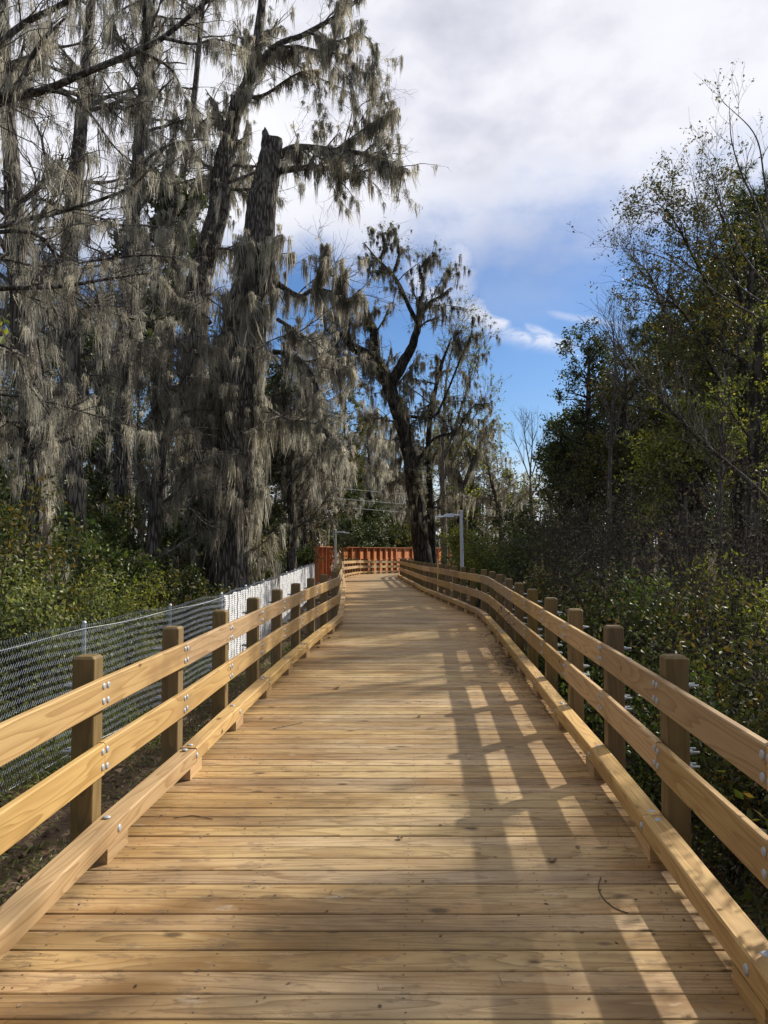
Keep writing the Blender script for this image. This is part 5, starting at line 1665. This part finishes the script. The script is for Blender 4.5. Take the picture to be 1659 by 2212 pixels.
# ------------------------------------------------------------------ small things lying on the boards
def curled_leaf(label, px, py, size, seed, grp='dead leaves on the boards'):
    rr = np.random.default_rng(seed)
    a_, s_ = ray(px, py)
    d = CAMZ / -s_
    for _ in range(6):
        d = (CAMZ - zdeck(d)) / -s_
    c = np.array([a_ * d, d, zdeck(d) + 0.004])
    b = Buf()
    ang = rr.uniform(0, 6.28)
    n, mm = 9, 4
    V = []
    for i in range(n):
        t_ = i / (n - 1)
        wv = math.sin(math.pi * t_) ** 0.7 * (1 + 0.35 * math.sin(t_ * 22)) * 0.36
        for j in range(mm + 1):
            v_ = (j / mm - 0.5) * 2
            x_ = (t_ - 0.5) * size
            y_ = v_ * wv * size
            z_ = 0.20 * size * v_ * v_ * math.sin(math.pi * t_) + 0.22 * size * (t_ - 0.4) ** 2 * 2
            V.append((x_ * math.cos(ang) - y_ * math.sin(ang), x_ * math.sin(ang) + y_ * math.cos(ang), z_))
    V = np.array(V)
    V[:, 2] -= V[:, 2].min()
    b.add(V + c, [(i * (mm + 1) + j, (i + 1) * (mm + 1) + j, (i + 1) * (mm + 1) + j + 1, i * (mm + 1) + j + 1) for i in range(n - 1) for j in range(mm)])
    o_ = b.build('dead_leaf', M['dead'], origin=tuple(c))
    return tag(o_, label, 'leaf', grp)


for i, (px, py, s_, lab) in enumerate([
        (864, 1812, 0.05, 'small dark curled leaf lying in the middle of the sunlit boards'),
        (1192, 1861, 0.07, 'larger torn brown leaf on the shaded boards towards the right curb'),
        (1248, 1832, 0.035, 'tiny brown leaf between the torn leaf and the right curb'),
        (565, 1553, 0.045, 'dark curled leaf on the boards close to the third left-hand post'),
        (727, 1488, 0.09, 'pale oak leaf on the boards beyond the dark curled leaf at left'),
        (688, 1399, 0.08, 'brown leaf by the left curb where the railing begins to bend'),
        (711, 1379, 0.09, 'farther brown leaf close to the left curb near the bend'),
        (735, 1376, 0.05, 'small leaf lying alone near the left bend of the deck'),
        (1060, 1748, 0.03, 'tiny dark leaf scrap at the edge of the right railing shadow'),
        (905, 1549, 0.05, 'brown leaf lying on the boards just left of the railing shadow')]):
    curled_leaf(lab, px, py, s_, 400 + i)

# heap of needles and leaves against the right curb
rr = np.random.default_rng(88)
b = Buf()
N = 900
yv_ = rr.normal(11.6, 1.3, N)
xv_ = np.interp(yv_, RB[:, 1], RB[:, 0]) - 0.10 - np.abs(rr.normal(0, 0.16, N))
leaves(b, np.stack([xv_, yv_, 0.055 + np.abs(rr.normal(0, 0.008, N))], 1), 0.07, 0.3, rr, 0)
b.V[-1][:, 2] = 0.052 + (b.V[-1][:, 2] - 0.055) * 0.18
N2 = 1500
yd = 1.9 + 22 * rr.uniform(0, 1, N2) ** 1.3
xa_, xb_ = np.interp(yd, LB[:, 1], LB[:, 0]) + 0.16, np.interp(yd, RB[:, 1], RB[:, 0]) - 0.16
u_ = rr.beta(0.55, 0.5, N2)
xd = xa_ + (xb_ - xa_) * u_
zd_ = np.array([zdeck(v) for v in yd]) + 0.003
an_ = rr.uniform(0, math.pi, N2)
nd_ = rr.uniform(0, 1, N2) < 0.55
ln_ = np.where(nd_, rr.uniform(0.02, 0.06, N2), rr.uniform(0.005, 0.016, N2))
wd_ = np.where(nd_, 0.0011, ln_ * rr.uniform(0.3, 0.7, N2))
ax, ay = np.cos(an_) * ln_, np.sin(an_) * ln_
bx, by = -np.sin(an_) * wd_, np.cos(an_) * wd_
C_ = np.stack([xd, yd, zd_], 1)
Vd = np.stack([C_ + np.stack([-ax, -ay, 0 * ax], 1), C_ + np.stack([bx, by, 0.002 + 0 * ax], 1), C_ + np.stack([ax, ay, 0.001 + 0 * ax], 1), C_ + np.stack([-bx, -by, 0.002 + 0 * ax], 1)], 1)
bd_ = Buf()
bd_.add(Vd, np.arange(N2 * 4).reshape(N2, 4))
tag(bd_.build('debris', M['dead']), 'fine crumbs of bark, needles and leaf bits sprinkled over the boards', 'debris', kind='stuff')
tag(b.build('needle_litter', M['dead']), 'drift of dead needles and leaves against the right curb by the fifth post', 'leaf litter', kind='stuff')


def twig(label, pix, seed):
    pts = []
    for (px, py) in pix:
        a_, s_ = ray(px, py)
        d = CAMZ / -s_
        pts.append((a_ * d, d, zdeck(d) + 0.006))
    pts = resample(pts, 14)
    b = Buf()
    batch_tubes(b, pts[None], np.full((1, 14), 0.0028), 5)
    return tag(b.build('twig', M['dark'], origin=tuple(pts[0])), label, 'twig', 'twigs on the boards')


twig('long curved dry twig on the boards near the right curb', [(1298, 1902), (1293, 1925), (1305, 1950), (1330, 1970), (1358, 1980)], 1)
twig('short dark twig lying across the boards near the second left-hand block', [(375, 1774), (395, 1771), (420, 1769), (460, 1776)], 2)
twig('thin twig on the boards right of the third left-hand block', [(590, 1580), (620, 1574), (655, 1566)], 3)
